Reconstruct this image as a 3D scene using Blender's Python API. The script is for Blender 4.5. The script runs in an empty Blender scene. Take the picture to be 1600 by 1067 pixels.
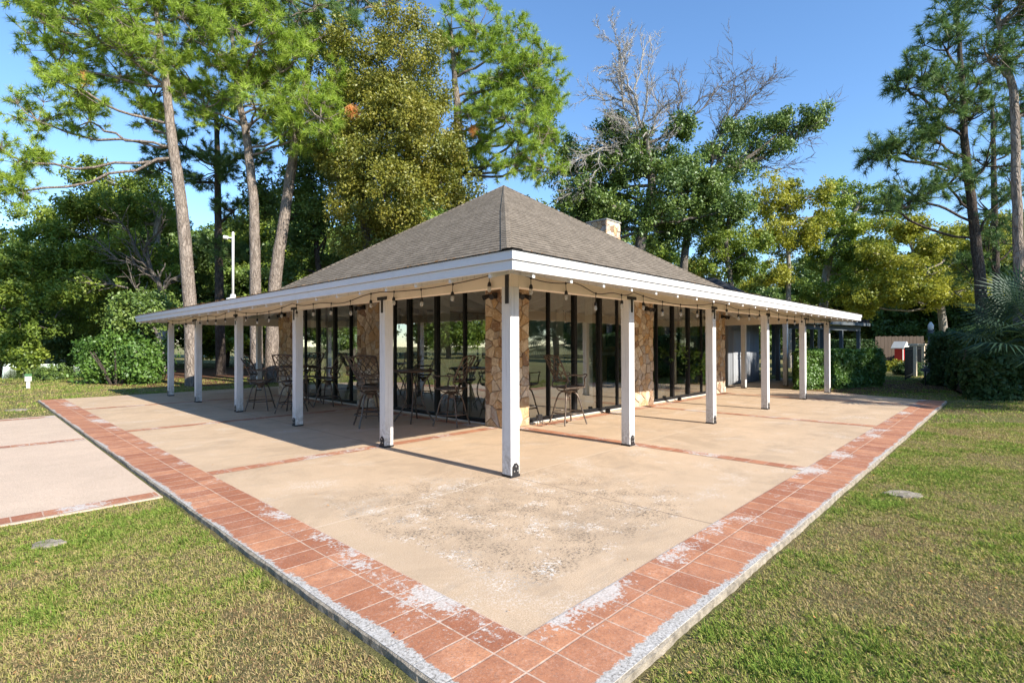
import bpy, math, random
import numpy as np
from mathutils import Vector, Matrix

scene = bpy.context.scene
col = scene.collection
RNG = np.random.default_rng(11)
random.seed(5)

# ------------------------------------------------------------------ camera frame (x runs along the right eave, y along the left eave)
CAM = np.array([-4.488, -4.318, 1.55])
YAW, PIT, ROL, FPX = 0.7632, 0.00668, -0.00289, 821.0
FW = np.array([math.cos(YAW) * math.cos(PIT), math.sin(YAW) * math.cos(PIT), math.sin(PIT)])
RT = np.array([math.sin(YAW), -math.cos(YAW), 0.0])
UP = np.cross(RT, FW)
RT, UP = RT * math.cos(ROL) + UP * math.sin(ROL), UP * math.cos(ROL) - RT * math.sin(ROL)

def W(px, py, d):
    """point at depth d seen at photograph pixel px, py (surveying helper)"""
    return CAM + d * (FW + RT * (px - 800) / FPX - UP * (py - 533.5) / FPX)

def G(px, py, z=0.0):
    r = FW + RT * (px - 800) / FPX - UP * (py - 533.5) / FPX
    return CAM + r * (z - CAM[2]) / r[2]

cam_d = bpy.data.cameras.new('camera')
cam = bpy.data.objects.new('camera', cam_d)
col.objects.link(cam)
cam_d.sensor_width = 36
cam_d.lens = 36 * FPX / 1600
cam_d.clip_end = 1500
cam_d.clip_start = 0.05
M = Matrix.Identity(4)
for i in range(3):
    M[i][0], M[i][1], M[i][2], M[i][3] = RT[i], UP[i], -FW[i], CAM[i]
cam.matrix_world = M
scene.camera = cam

# ------------------------------------------------------------------ materials
def mat(name):
    m = bpy.data.materials.new(name)
    m.use_nodes = True
    nt = m.node_tree
    nt.nodes.clear()
    out = nt.nodes.new('ShaderNodeOutputMaterial')
    return m, nt, out

class N:
    """small node helper"""
    def __init__(s, nt): s.nt = nt
    def add(s, t, **kw):
        n = s.nt.nodes.new(t)
        for k, v in kw.items(): setattr(n, k, v)
        return n
    def link(s, a, b): s.nt.links.new(a, b)
    def coord(s, scale=(1, 1, 1), loc=(0, 0, 0), rot=(0, 0, 0), out='Object'):
        c = s.add('ShaderNodeTexCoord'); mp = s.add('ShaderNodeMapping')
        mp.inputs['Scale'].default_value = scale; mp.inputs['Location'].default_value = loc; mp.inputs['Rotation'].default_value = rot
        s.link(c.outputs[out], mp.inputs['Vector'])
        return mp.outputs[0]
    def noise(s, vec, scale, detail=4, rough=0.55, dist=0.0):
        n = s.add('ShaderNodeTexNoise')
        n.inputs['Scale'].default_value = scale; n.inputs['Detail'].default_value = detail
        n.inputs['Roughness'].default_value = rough; n.inputs['Distortion'].default_value = dist
        s.link(vec, n.inputs['Vector'])
        return n.outputs['Fac']
    def ramp(s, fac, stops, interp='LINEAR'):
        n = s.add('ShaderNodeValToRGB')
        n.color_ramp.interpolation = interp
        el = n.color_ramp.elements
        while len(el) < len(stops): el.new(0.5)
        for e, (p, c) in zip(el, stops):
            e.position = p
            e.color = (c, c, c, 1) if isinstance(c, (int, float)) else (*c, 1)
        s.link(fac, n.inputs[0])
        return n.outputs[0]
    def mix(s, fac, a, b, mode='MIX'):
        n = s.add('ShaderNodeMix', data_type='RGBA', blend_type=mode)
        for v, i in ((fac, 0), (a, 6), (b, 7)):
            if isinstance(v, (int, float)): n.inputs[i].default_value = v
            elif isinstance(v, tuple): n.inputs[i].default_value = (*v, 1)
            else: s.link(v, n.inputs[i])
        return n.outputs[2]
    def math(s, op, a, b=0.0, c=0.0):
        n = s.add('ShaderNodeMath', operation=op)
        for v, i in ((a, 0), (b, 1), (c, 2)):
            if isinstance(v, (int, float)): n.inputs[i].default_value = v
            else: s.link(v, n.inputs[i])
        return n.outputs[0]
    def xyz(s, vec):
        n = s.add('ShaderNodeSeparateXYZ'); s.link(vec, n.inputs[0]); return n.outputs
    def bump(s, h, strength=0.3, dist=0.02):
        n = s.add('ShaderNodeBump'); n.inputs['Strength'].default_value = strength; n.inputs['Distance'].default_value = dist
        s.link(h, n.inputs['Height']); return n.outputs[0]
    def bsdf(s, out, colr, rough=0.7, normal=None, metal=0.0, spec=0.5):
        b = s.add('ShaderNodeBsdfPrincipled')
        for v, k in ((colr, 'Base Color'), (rough, 'Roughness')):
            if isinstance(v, tuple): b.inputs[k].default_value = (*v, 1)
            elif isinstance(v, (int, float)): b.inputs[k].default_value = v
            else: s.link(v, b.inputs[k])
        b.inputs['Metallic'].default_value = metal
        b.inputs['Specular IOR Level'].default_value = spec
        if normal is not None: s.link(normal, b.inputs['Normal'])
        s.link(b.outputs[0], out.inputs[0])
        return b

def simple(name, c, rough=0.6, metal=0.0, var=0.12, scale=12.0, bump=0.0, spec=0.5):
    m, nt, out = mat(name); n = N(nt)
    v = n.coord()
    f = n.noise(v, scale, 5)
    lo = tuple(x * (1 - var) for x in c); hi = tuple(min(1, x * (1 + var)) for x in c)
    colr = n.ramp(f, [(0.3, lo), (0.7, hi)])
    n.bsdf(out, colr, rough, n.bump(n.noise(v, scale * 6, 4), bump, 0.01) if bump else None, metal, spec)
    return m

MT = {}
def grp(n, v, lo, hi):   # smooth step
    mr = n.add('ShaderNodeMapRange', interpolation_type='SMOOTHSTEP')
    mr.inputs[1].default_value = lo; mr.inputs[2].default_value = hi
    n.link(v, mr.inputs[0]); return mr.outputs[0]

def m_concrete(name, base, stains=True):
    m, nt, out = mat(name); n = N(nt); v = n.coord()
    x, y, z = n.xyz(v)
    big = n.noise(v, 0.55, 5, 0.6)
    mid = n.noise(v, 3.0, 5, 0.65)
    fine = n.noise(v, 120, 3, 0.7)
    lo = tuple(c * 0.80 for c in base); hi = tuple(c * 1.12 for c in base)
    c = n.ramp(big, [(0.3, lo), (0.7, hi)])
    c = n.mix(0.5, c, n.ramp(mid, [(0.3, tuple(k * 0.86 for k in base)), (0.72, tuple(k * 1.1 for k in base))]))
    c = n.mix(n.ramp(fine, [(0.32, 0.7), (0.48, 0.0)]), c, tuple(k * 0.5 for k in base))
    c = n.mix(n.ramp(fine, [(0.53, 0.0), (0.68, 0.6)]), c, (0.78, 0.68, 0.55))
    if stains:
        # worn, speckled zone inside the outer corner, with a clean strip along the border
        bd_ = n.math('MINIMUM', n.math('ADD', x, 2.42), n.math('ADD', y, 2.42))
        wz = n.math('MULTIPLY', n.math('SUBTRACT', n.noise(v, 2.2, 5, 0.65), 0.5), 0.9)
        inner = grp(n, n.math('ADD', bd_, n.math('MULTIPLY', wz, 0.5)), 0.26, 0.42)
        rr = n.math('SQRT', n.math('ADD', n.math('POWER', n.math('ADD', x, 1.25), 2.0), n.math('POWER', n.math('ADD', y, 1.25), 2.0)))
        outer = n.math('SUBTRACT', 1.0, grp(n, n.math('ADD', rr, wz), 1.4, 2.5))
        zone = n.math('MULTIPLY', inner, outer)
        dense = n.ramp(n.noise(v, 3.2, 5, 0.75), [(0.38, 0.0), (0.66, 1.0)])
        thr = n.math('SUBTRACT', 0.625, n.math('MULTIPLY', dense, 0.125))
        spk = n.math('GREATER_THAN', n.noise(v, 40, 4, 0.85), thr)
        c = n.mix(n.math('MULTIPLY', n.math('MULTIPLY', zone, spk), 0.9), c, (0.085, 0.07, 0.055))
        c = n.mix(n.math('MULTIPLY', n.math('MULTIPLY', zone, dense), 0.20), c, (0.27, 0.20, 0.13))
        thr2 = n.math('SUBTRACT', 0.69, n.math('MULTIPLY', n.ramp(n.noise(n.coord(loc=(3, 7, 0)), 2.6, 5, 0.75), [(0.42, 0.0), (0.62, 1.0)]), 0.17))
        wsp = n.math('GREATER_THAN', n.noise(n.coord(loc=(5, 1, 0)), 32, 5, 0.88), thr2)
        c = n.mix(n.math('MULTIPLY', n.math('MULTIPLY', zone, wsp), 0.85), c, (0.76, 0.72, 0.66))
        pz = n.math('MULTIPLY', n.ramp(n.noise(v, 1.3, 4, 0.6), [(0.55, 0.0), (0.66, 1.0)]), n.ramp(n.noise(v, 40, 6, 0.85), [(0.52, 0.0), (0.55, 1.0)]))
        c = n.mix(n.math('MULTIPLY', pz, 0.65), c, (0.74, 0.69, 0.62))
        # faint grey runs across the slab
        run = n.noise(n.coord(scale=(0.5, 2.2, 1)), 1.7, 5, 0.7)
        c = n.mix(n.ramp(run, [(0.56, 0.0), (0.72, 0.35)]), c, (0.25, 0.21, 0.17))
        bl_ = n.noise(n.coord(loc=(9, 2, 0)), 1.0, 7, 0.72, 0.8)
        c = n.mix(n.ramp(bl_, [(0.50, 0.0), (0.60, 0.30), (0.75, 0.42)]), c, (0.33, 0.245, 0.165))
        drip = n.noise(n.coord(loc=(1, 5, 0)), 9, 4, 0.7)
        c = n.mix(n.ramp(drip, [(0.66, 0.0), (0.70, 0.35)]), c, (0.28, 0.21, 0.15))
        # sawn joints on the post lines
        wob = n.math('MULTIPLY', n.math('SUBTRACT', n.noise(v, 2.0, 2), 0.5), 0.02)
        jx = n.math('LESS_THAN', n.math('ABSOLUTE', n.math('ADD', x, wob)), 0.006)
        jy = n.math('LESS_THAN', n.math('ABSOLUTE', n.math('ADD', y, wob)), 0.006)
        outy = n.math('LESS_THAN', y, -0.1); 
        c = n.mix(n.math('MULTIPLY', jx, 0.8), c, (0.12, 0.09, 0.07))
        c = n.mix(n.math('MULTIPLY', jy, 0.7), c, (0.66, 0.55, 0.42))
    n.bsdf(out, c, 0.85, n.bump(n.noise(v, 160, 4, 0.7), 0.5, 0.004), spec=0.25)
    return m
MT['concrete'] = m_concrete('tan_sprayed_concrete', (0.55, 0.397, 0.258))
MT['walk'] = m_concrete('salmon_walk_concrete', (0.59, 0.45, 0.335), False)

def m_tile():
    m, nt, out = mat('terracotta_tile'); n = N(nt)
    v2 = n.coord()
    x, y, z = n.xyz(v2)
    wob = n.add('ShaderNodeTexNoise'); wob.inputs['Scale'].default_value = 3.0
    n.link(v2, wob.inputs['Vector']); wc = n.xyz(wob.outputs['Color'])
    cx = n.math('ADD', n.math('ADD', n.math('MAXIMUM', x, -2.852), 2.4215 + 2.2), n.math('MULTIPLY', n.math('SUBTRACT', wc[0], 0.5), 0.012))
    cy = n.math('ADD', n.math('ADD', n.math('MAXIMUM', y, -2.852), 2.4215 + 2.2), n.math('MULTIPLY', n.math('SUBTRACT', wc[1], 0.5), 0.012))
    cb = n.add('ShaderNodeCombineXYZ'); n.link(cx, cb.inputs[0]); n.link(cy, cb.inputs[1])
    b = n.add('ShaderNodeTexBrick'); b.offset = 0; b.squash = 1
    n.link(cb.outputs[0], b.inputs['Vector'])
    b.inputs['Color1'].default_value = (0.34, 0.115, 0.052, 1); b.inputs['Color2'].default_value = (0.60, 0.275, 0.14, 1)
    b.inputs['Mortar'].default_value = (0.66, 0.50, 0.38, 1)
    b.inputs['Scale'].default_value = 1.0; b.inputs['Mortar Size'].default_value = 0.007; b.inputs['Mortar Smooth'].default_value = 0.35
    b.inputs['Brick Width'].default_value = 0.22; b.inputs['Row Height'].default_value = 0.22; b.inputs['Bias'].default_value = 0.0
    c = n.mix(n.ramp(n.noise(v2, 6, 6, 0.75), [(0.35, 0.65), (0.62, 0.0)]), b.outputs['Color'], (0.30, 0.125, 0.075))
    c = n.mix(n.ramp(n.noise(v2, 2.2, 4, 0.6), [(0.45, 0.0), (0.7, 0.35)]), c, (0.50, 0.24, 0.14))
    veins = n.math('ABSOLUTE', n.math('SUBTRACT', n.noise(v2, 20, 5, 0.75, 1.0), 0.5))
    c = n.mix(n.ramp(veins, [(0.0, 0.55), (0.02, 0.0)]), c, (0.16, 0.07, 0.045))
    c = n.mix(n.ramp(n.noise(v2, 55, 4, 0.8), [(0.56, 0.0), (0.64, 0.7)]), c, (0.13, 0.065, 0.045))
    c = n.mix(n.ramp(n.noise(v2, 110, 3, 0.8), [(0.56, 0.0), (0.68, 0.45)]), c, (0.68, 0.46, 0.34))
    # how far this point lies outward of the slab
    di = n.math('MAXIMUM', n.math('MAXIMUM', n.math('SUBTRACT', -2.4215, x), n.math('SUBTRACT', -2.4215, y)), 0.10)
    rad = n.math('SQRT', n.math('ADD', n.math('POWER', n.math('ADD', x, 2.6), 2.0), n.math('POWER', n.math('ADD', y, 2.6), 2.0)))
    near = n.math('SUBTRACT', 1.0, grp(n, rad, 0.3, 2.6))
    low = n.noise(v2, 1.4, 3, 0.6); hi = n.noise(v2, 26, 7, 0.82)
    q = n.math('ADD', n.math('ADD', n.math('MULTIPLY', low, 1.1), n.math('MULTIPLY', near, 0.10)), n.math('SUBTRACT', n.math('MULTIPLY', hi, 0.9), n.math('MULTIPLY', di, 0.85)))
    pm = n.ramp(n.math('SUBTRACT', q, 0.38), [(0.60, 0.0), (0.635, 1.0)])
    # grout haze next to the joints
    hz = n.math('MULTIPLY', n.ramp(n.noise(v2, 3.0, 4, 0.7), [(0.5, 0.0), (0.62, 1.0)]), n.ramp(n.noise(v2, 45, 5, 0.8), [(0.5, 0.0), (0.58, 1.0)]))
    c = n.mix(n.math('MULTIPLY', hz, 0.24), c, (0.66, 0.52, 0.44))
    c = n.mix(n.math('MULTIPLY', pm, 0.86), c, n.ramp(n.noise(v2, 60, 4, 0.8), [(0.36, (0.36, 0.32, 0.27)), (0.5, (0.58, 0.54, 0.49)), (0.65, (0.68, 0.65, 0.61))]))
    # bare concrete rim, ragged along the outside
    rimv = n.math('ADD', n.math('SUBTRACT', di, n.math('ADD', 0.475, n.math('MULTIPLY', n.math('SUBTRACT', 1.0, near), 0.055))), n.math('ADD', n.math('MULTIPLY', n.math('SUBTRACT', n.noise(v2, 18, 6, 0.8), 0.5), 0.15), n.math('MULTIPLY', n.math('SUBTRACT', low, 0.5), 0.16)))
    rm_ = n.ramp(rimv, [(0.0, 0.0), (0.012, 1.0)])
    rc = n.ramp(n.noise(v2, 70, 5, 0.85), [(0.36, (0.10, 0.09, 0.075)), (0.46, (0.38, 0.355, 0.32)), (0.62, (0.60, 0.57, 0.53))])
    c = n.mix(rm_, c, rc)
    h = n.math('SUBTRACT', n.math('ADD', n.math('MULTIPLY', n.noise(v2, 60, 5, 0.75), 0.5), n.math('MULTIPLY', n.noise(v2, 12, 5, 0.7), 0.6)), b.outputs['Fac'])
    n.bsdf(out, c, 0.75, n.bump(h, 0.6, 0.006), spec=0.3)
    return m
MT['tile'] = m_tile()
MT['edge'] = simple('chipped_concrete_edge', (0.29, 0.25, 0.195), 0.9, var=0.45, scale=16, bump=0.9, spec=0.2)

def m_lawn():
    m, nt, out = mat('lawn_soil'); n = N(nt); v = n.coord()
    f1 = n.noise(v, 0.9, 6, 0.65); f2 = n.noise(v, 14, 5, 0.7); f3 = n.noise(v, 90, 4, 0.8)
    c = n.ramp(f1, [(0.33, (0.33, 0.24, 0.13)), (0.48, (0.31, 0.27, 0.12)), (0.62, (0.23, 0.26, 0.08)), (0.75, (0.30, 0.30, 0.11))])
    c = n.mix(n.ramp(f2, [(0.35, 0.0), (0.7, 0.75)]), c, (0.20, 0.19, 0.07))
    c = n.mix(n.ramp(f3, [(0.40, 0.8), (0.50, 0.0)]), c, (0.035, 0.035, 0.016))
    c = n.mix(n.ramp(f3, [(0.56, 0.0), (0.75, 0.6)]), c, (0.44, 0.36, 0.19))
    n.bsdf(out, c, 0.95, n.bump(n.math('ADD', f3, f2), 0.9, 0.05), spec=0.1)
    return m
MT['lawn'] = m_lawn()

def m_blade():
    m, nt, out = mat('grass_blade'); n = N(nt)
    a = n.add('ShaderNodeAttribute', attribute_name='tint')
    c = n.ramp(a.outputs['Fac'], [(0.0, (0.30, 0.19, 0.10)), (0.2, (0.50, 0.39, 0.20)), (0.42, (0.42, 0.37, 0.13)), (0.60, (0.25, 0.31, 0.06)), (0.8, (0.14, 0.235, 0.04)), (1.0, (0.33, 0.43, 0.09))])
    d = n.add('ShaderNodeBsdfDiffuse'); t = n.add('ShaderNodeBsdfTranslucent'); mx = n.add('ShaderNodeMixShader'); mx.inputs[0].default_value = 0.3
    n.link(c, d.inputs[0]); n.link(c, t.inputs[0]); n.link(d.outputs[0], mx.inputs[1]); n.link(t.outputs[0], mx.inputs[2])
    n.link(mx.outputs[0], out.inputs[0])
    return m
MT['blade'] = m_blade()

def m_leaf(name, cols, transl=0.35, gloss=0.06, rough=0.45):
    cols = [tuple(min(0.8, k * 1.45) for k in c) for c in cols]; gloss *= 0.55; rough = max(rough, 0.5)
    m, nt, out = mat(name); n = N(nt)
    a = n.add('ShaderNodeAttribute', attribute_name='tint')
    k = len(cols) - 1
    c = n.ramp(a.outputs['Fac'], [(i / k, cc) for i, cc in enumerate(cols)])
    d = n.add('ShaderNodeBsdfDiffuse'); t = n.add('ShaderNodeBsdfTranslucent'); g = n.add('ShaderNodeBsdfGlossy')
    g.inputs['Roughness'].default_value = rough; g.inputs['Color'].default_value = (0.8, 0.85, 0.8, 1)
    mx = n.add('ShaderNodeMixShader'); mx.inputs[0].default_value = transl
    mg = n.add('ShaderNodeMixShader'); mg.inputs[0].default_value = gloss
    tc = n.mix(0.5, c, (0.45, 0.5, 0.05), 'MULTIPLY')
    tc = n.mix(0.35, c, tc)
    n.link(c, d.inputs[0]); n.link(c, t.inputs[0]); n.link(d.outputs[0], mx.inputs[1]); n.link(t.outputs[0], mx.inputs[2])
    n.link(mx.outputs[0], mg.inputs[1]); n.link(g.outputs[0], mg.inputs[2]); n.link(mg.outputs[0], out.inputs[0])
    return m
MT['leaf_green'] = m_leaf('leaf_mid_green', [(0.05, 0.085, 0.015), (0.10, 0.15, 0.022), (0.17, 0.225, 0.03), (0.27, 0.31, 0.04)])
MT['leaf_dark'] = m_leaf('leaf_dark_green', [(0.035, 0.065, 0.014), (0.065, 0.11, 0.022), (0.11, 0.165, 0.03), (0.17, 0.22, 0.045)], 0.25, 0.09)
MT['leaf_olive'] = m_leaf('leaf_olive_gold', [(0.07, 0.09, 0.013), (0.13, 0.14, 0.018), (0.20, 0.19, 0.025), (0.27, 0.225, 0.035)], 0.35, 0.08)
MT['leaf_yellow'] = m_leaf('leaf_yellow_green', [(0.09, 0.12, 0.018), (0.17, 0.19, 0.022), (0.26, 0.26, 0.028), (0.34, 0.31, 0.04)], 0.4)
MT['leaf_hedge'] = m_leaf('leaf_hedge_green', [(0.035, 0.08, 0.012), (0.06, 0.125, 0.018), (0.09, 0.17, 0.025), (0.14, 0.22, 0.035)], 0.3, 0.1, 0.35)
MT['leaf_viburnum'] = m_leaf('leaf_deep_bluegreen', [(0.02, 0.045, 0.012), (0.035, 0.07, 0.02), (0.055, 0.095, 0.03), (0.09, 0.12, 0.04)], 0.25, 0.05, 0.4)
MT['needle'] = m_leaf('pine_needle', [(0.095, 0.155, 0.02), (0.175, 0.255, 0.03), (0.265, 0.35, 0.045), (0.38, 0.44, 0.085)], 0.4, 0.05)
MT['needle_dark'] = m_leaf('pine_needle_shaded_bluegreen', [(0.035, 0.075, 0.025), (0.07, 0.125, 0.035), (0.11, 0.175, 0.045), (0.17, 0.23, 0.05)], 0.3, 0.07)  # darker, bluer needle copy; backlit shade of the right pines is in the colour
MT['needle_brown'] = m_leaf('dead_needle', [(0.30, 0.17, 0.07), (0.55, 0.26, 0.08)], 0.3)
MT['palm'] = m_leaf('palm_leaf_shaded', [(0.018, 0.04, 0.026), (0.03, 0.058, 0.036), (0.045, 0.075, 0.045)], 0.25, 0.04, 0.5)  # leaf colour lowered to carry the shade the palm stands in

def m_bark(name, lo, hi, sc=5.0):
    m, nt, out = mat(name); n = N(nt)
    v = n.coord(scale=(1, 1, 0.28))
    vo = n.add('ShaderNodeTexVoronoi', feature='DISTANCE_TO_EDGE'); vo.inputs['Scale'].default_value = sc * 2.6
    nz = n.add('ShaderNodeTexNoise'); nz.inputs['Scale'].default_value = 6.0; n.link(v, nz.inputs['Vector'])
    vv = n.add('ShaderNodeMix', data_type='VECTOR'); vv.inputs[0].default_value = 0.25; n.link(v, vv.inputs[4]); n.link(nz.outputs['Color'], vv.inputs[5])
    n.link(vv.outputs[1], vo.inputs['Vector'])
    f = n.noise(v, sc * 2, 6, 0.7)
    c = n.ramp(f, [(0.3, lo), (0.7, hi)])
    crack = n.ramp(vo.outputs['Distance'], [(0.0, 1.0), (0.09, 0.0)])
    c = n.mix(n.math('MULTIPLY', crack, 0.35), c, tuple(k * 0.35 for k in lo))
    h = n.math('ADD', n.math('MULTIPLY', n.ramp(vo.outputs['Distance'], [(0.0, 0.0), (0.15, 1.0)]), 0.8), n.math('MULTIPLY', f, 0.5))
    n.bsdf(out, c, 0.9, n.bump(h, 0.8, 0.04), spec=0.15)
    return m
MT['bark_pine'] = m_bark('pine_bark', (0.145, 0.112, 0.088), (0.37, 0.31, 0.26))
MT['bark_oak'] = m_bark('grey_oak_bark', (0.10, 0.085, 0.07), (0.27, 0.235, 0.20), 7)
MT['bark_pale'] = m_bark('pale_bark', (0.25, 0.22, 0.18), (0.48, 0.43, 0.37), 7)
MT['dead_wood'] = m_bark('silver_dead_wood', (0.42, 0.385, 0.345), (0.62, 0.58, 0.53), 9)
MT['bark_dark'] = m_bark('dark_bark', (0.045, 0.035, 0.03), (0.15, 0.12, 0.10), 7)

def m_paint(name, base, grain='Z', weather=0.35):
    m, nt, out = mat(name); n = N(nt)
    sc = {'Z': (30, 30, 1.2), 'X': (1.2, 30, 30), 'Y': (30, 1.2, 30), 'N': (3, 3, 3)}[grain]
    v = n.coord(scale=sc); v1 = n.coord()
    g = n.noise(v, 1.0, 6, 0.7)
    spots = n.noise(v1, 5, 5, 0.7)
    c = n.mix(n.ramp(g, [(0.25, weather), (0.47, 0.0)]), base, tuple(k * 0.45 for k in base))
    if grain == 'Z':
        _, _, zz = n.xyz(v1)
        low_ = n.math('MULTIPLY', n.math('SUBTRACT', 1.0, grp(n, zz, 0.0, 0.55)), n.ramp(n.noise(v1, 18, 5, 0.75), [(0.42, 0.0), (0.6, 0.75)]))
        c = n.mix(low_, c, (base[0] * 0.42, base[1] * 0.37, base[2] * 0.30))
    c = n.mix(n.ramp(spots, [(0.3, 0.25), (0.5, 0.0)]), c, (base[0] * 0.72, base[1] * 0.7, base[2] * 0.66))
    n.bsdf(out, c, 0.6, n.bump(g, 0.55, 0.006), spec=0.3)
    return m
MT['paint_post'] = m_paint('white_painted_timber', (0.68, 0.67, 0.655), 'Z', 0.75)
MT['paint_x'] = m_paint('white_fascia_x', (0.70, 0.70, 0.70), 'X', 0.25)
MT['paint_y'] = m_paint('white_fascia_y_shaded', (0.68, 0.685, 0.70), 'Y', 0.25)  # bluer, darker than the x boards: shade of the left face painted in
MT['cream'] = m_paint('cream_painted_soffit', (0.80, 0.71, 0.58), 'N', 0.05)
MT['white'] = simple('white_paint', (0.72, 0.70, 0.66), 0.6, var=0.05)
MT['black'] = simple('black_iron', (0.018, 0.018, 0.02), 0.5, var=0.2, spec=0.4)
MT['frame'] = simple('dark_bronze_frame', (0.012, 0.012, 0.013), 0.45, var=0.1, spec=0.25)
MT['bronze'] = simple('weathered_bronze_chair', (0.12, 0.09, 0.07), 0.38, 0.5, var=0.35, scale=25)
MT['bolt'] = simple('galvanised_bolt', (0.5, 0.5, 0.5), 0.4, 0.8)
MT['pvc'] = simple('grey_conduit', (0.50, 0.50, 0.50), 0.5)
MT['greywall'] = m_paint('dark_grey_siding', (0.28, 0.295, 0.32), 'Z', 0.2)
MT['greydoor'] = m_paint('grey_door', (0.36, 0.375, 0.40), 'Z', 0.1)
MT['darktrim'] = simple('slate_trim', (0.10, 0.115, 0.125), 0.6)
MT['red'] = simple('red_paint', (0.55, 0.03, 0.03), 0.5)
MT['beige'] = simple('beige_stucco', (0.62, 0.50, 0.36), 0.8, bump=0.3)
MT['woodfence'] = m_paint('brown_wood_fence', (0.085, 0.06, 0.043), 'Z', 0.5)
MT['mulch'] = simple('pine_straw_mulch', (0.13, 0.065, 0.035), 0.95, var=0.7, scale=22, bump=0.9, spec=0.1)
MT['stonegrey'] = simple('grey_block', (0.30, 0.29, 0.27), 0.85, var=0.3, bump=0.4)
MT['greensign'] = simple('green_plastic', (0.10, 0.24, 0.10), 0.5)
MT['intfloor'] = simple('interior_floor_tile', (0.52, 0.40, 0.29), 0.35, var=0.15, scale=2)
MT['intceil'] = simple('interior_ceiling', (0.78, 0.75, 0.70), 0.8, var=0.04)
MT['pot'] = simple('pale_ceramic_pot', (0.6, 0.58, 0.54), 0.4)

def m_stone():
    m, nt, out = mat('ledge_flagstone'); n = N(nt)
    v0 = n.coord()
    a = n.add('ShaderNodeAttribute', attribute_name='tint'); t = a.outputs['Fac']
    c = n.ramp(t, [(0.0, (0.50, 0.37, 0.23)), (0.20, (0.68, 0.57, 0.42)), (0.38, (0.48, 0.42, 0.34)), (0.52, (0.74, 0.66, 0.53)), (0.66, (0.24, 0.16, 0.11)), (0.76, (0.56, 0.38, 0.20)), (0.88, (0.42, 0.40, 0.37))], 'CONSTANT')
    off = n.add('ShaderNodeCombineXYZ'); n.link(n.math('MULTIPLY', t, 40.0), off.inputs[0])
    va = n.add('ShaderNodeVectorMath', operation='ADD'); n.link(v0, va.inputs[0]); n.link(off.outputs[0], va.inputs[1]); vv = va.outputs[0]
    c = n.mix(n.ramp(n.noise(vv, 8, 6, 0.72, 0.8), [(0.38, 0.65), (0.6, 0.0)]), c, (0.34, 0.20, 0.11))
    c = n.mix(n.ramp(n.noise(vv, 13, 5, 0.7), [(0.52, 0.0), (0.7, 0.7)]), c, (0.72, 0.63, 0.49))
    c = n.mix(n.ramp(n.noise(vv, 34, 5, 0.8), [(0.33, 0.65), (0.45, 0.0)]), c, (0.14, 0.09, 0.06))
    c = n.mix(n.math('LESS_THAN', t, -0.01), c, (0.24, 0.19, 0.14))
    h = n.math('ADD', n.noise(vv, 14, 6, 0.75), n.math('MULTIPLY', n.noise(vv, 50, 4, 0.7), 0.4))
    n.bsdf(out, c, 0.88, n.bump(h, 0.8, 0.02), spec=0.2)
    return m
MT['stone'] = m_stone()

def m_shingle(name, cols, rowh=0.135):
    m, nt, out = mat(name); n = N(nt)
    uv = n.coord(out='UV')
    b = n.add('ShaderNodeTexBrick'); b.offset = 0.5; b.offset_frequency = 2
    n.link(uv, b.inputs['Vector'])
    b.inputs['Scale'].default_value = 1.0; b.inputs['Brick Width'].default_value = 0.22; b.inputs['Row Height'].default_value = rowh
    b.inputs['Mortar Size'].default_value = 0.004; b.inputs['Mortar Smooth'].default_value = 0.0
    b.inputs['Color1'].default_value = (*cols[0], 1); b.inputs['Color2'].default_value = (*cols[1], 1); b.inputs['Mortar'].default_value = (*cols[2], 1)
    x, y, z = n.xyz(uv)
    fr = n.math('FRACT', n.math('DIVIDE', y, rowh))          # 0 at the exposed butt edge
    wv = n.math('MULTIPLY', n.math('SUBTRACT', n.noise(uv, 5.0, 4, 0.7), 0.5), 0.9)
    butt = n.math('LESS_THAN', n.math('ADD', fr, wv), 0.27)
    f = n.noise(uv, 1.0, 5, 0.6); f2 = n.noise(uv, 70, 4, 0.8)
    c = n.mix(n.ramp(f, [(0.35, 0.35), (0.65, 0.0)]), b.outputs['Color'], cols[2])
    c = n.mix(n.ramp(f2, [(0.4, 0.5), (0.6, 0.0)]), c, cols[2])
    c = n.mix(n.ramp(n.noise(uv, 7, 4, 0.7), [(0.5, 0.0), (0.7, 0.35)]), c, cols[3])
    st_ = n.noise(n.coord(out='UV', scale=(2.6, 0.35, 1)), 1.0, 5, 0.7)
    c = n.mix(n.ramp(st_, [(0.48, 0.0), (0.7, 0.45)]), c, cols[2])
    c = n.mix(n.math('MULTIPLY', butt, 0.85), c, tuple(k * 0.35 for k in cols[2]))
    h = n.math('SUBTRACT', n.math('ADD', n.math('MULTIPLY', n.math('SUBTRACT', 1.0, fr), 1.0), n.math('MULTIPLY', f2, 0.3)), n.math('MULTIPLY', b.outputs['Fac'], 0.5))
    n.bsdf(out, c, 0.9, n.bump(h, 0.8, 0.02), spec=0.15)
    return m
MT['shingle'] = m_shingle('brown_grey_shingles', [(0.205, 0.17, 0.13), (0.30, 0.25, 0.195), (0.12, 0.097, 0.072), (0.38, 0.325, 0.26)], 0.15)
MT['shingle_dark'] = m_shingle('charcoal_shingles', [(0.05, 0.052, 0.056), (0.08, 0.082, 0.086), (0.03, 0.03, 0.033), (0.11, 0.11, 0.115)])

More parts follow.
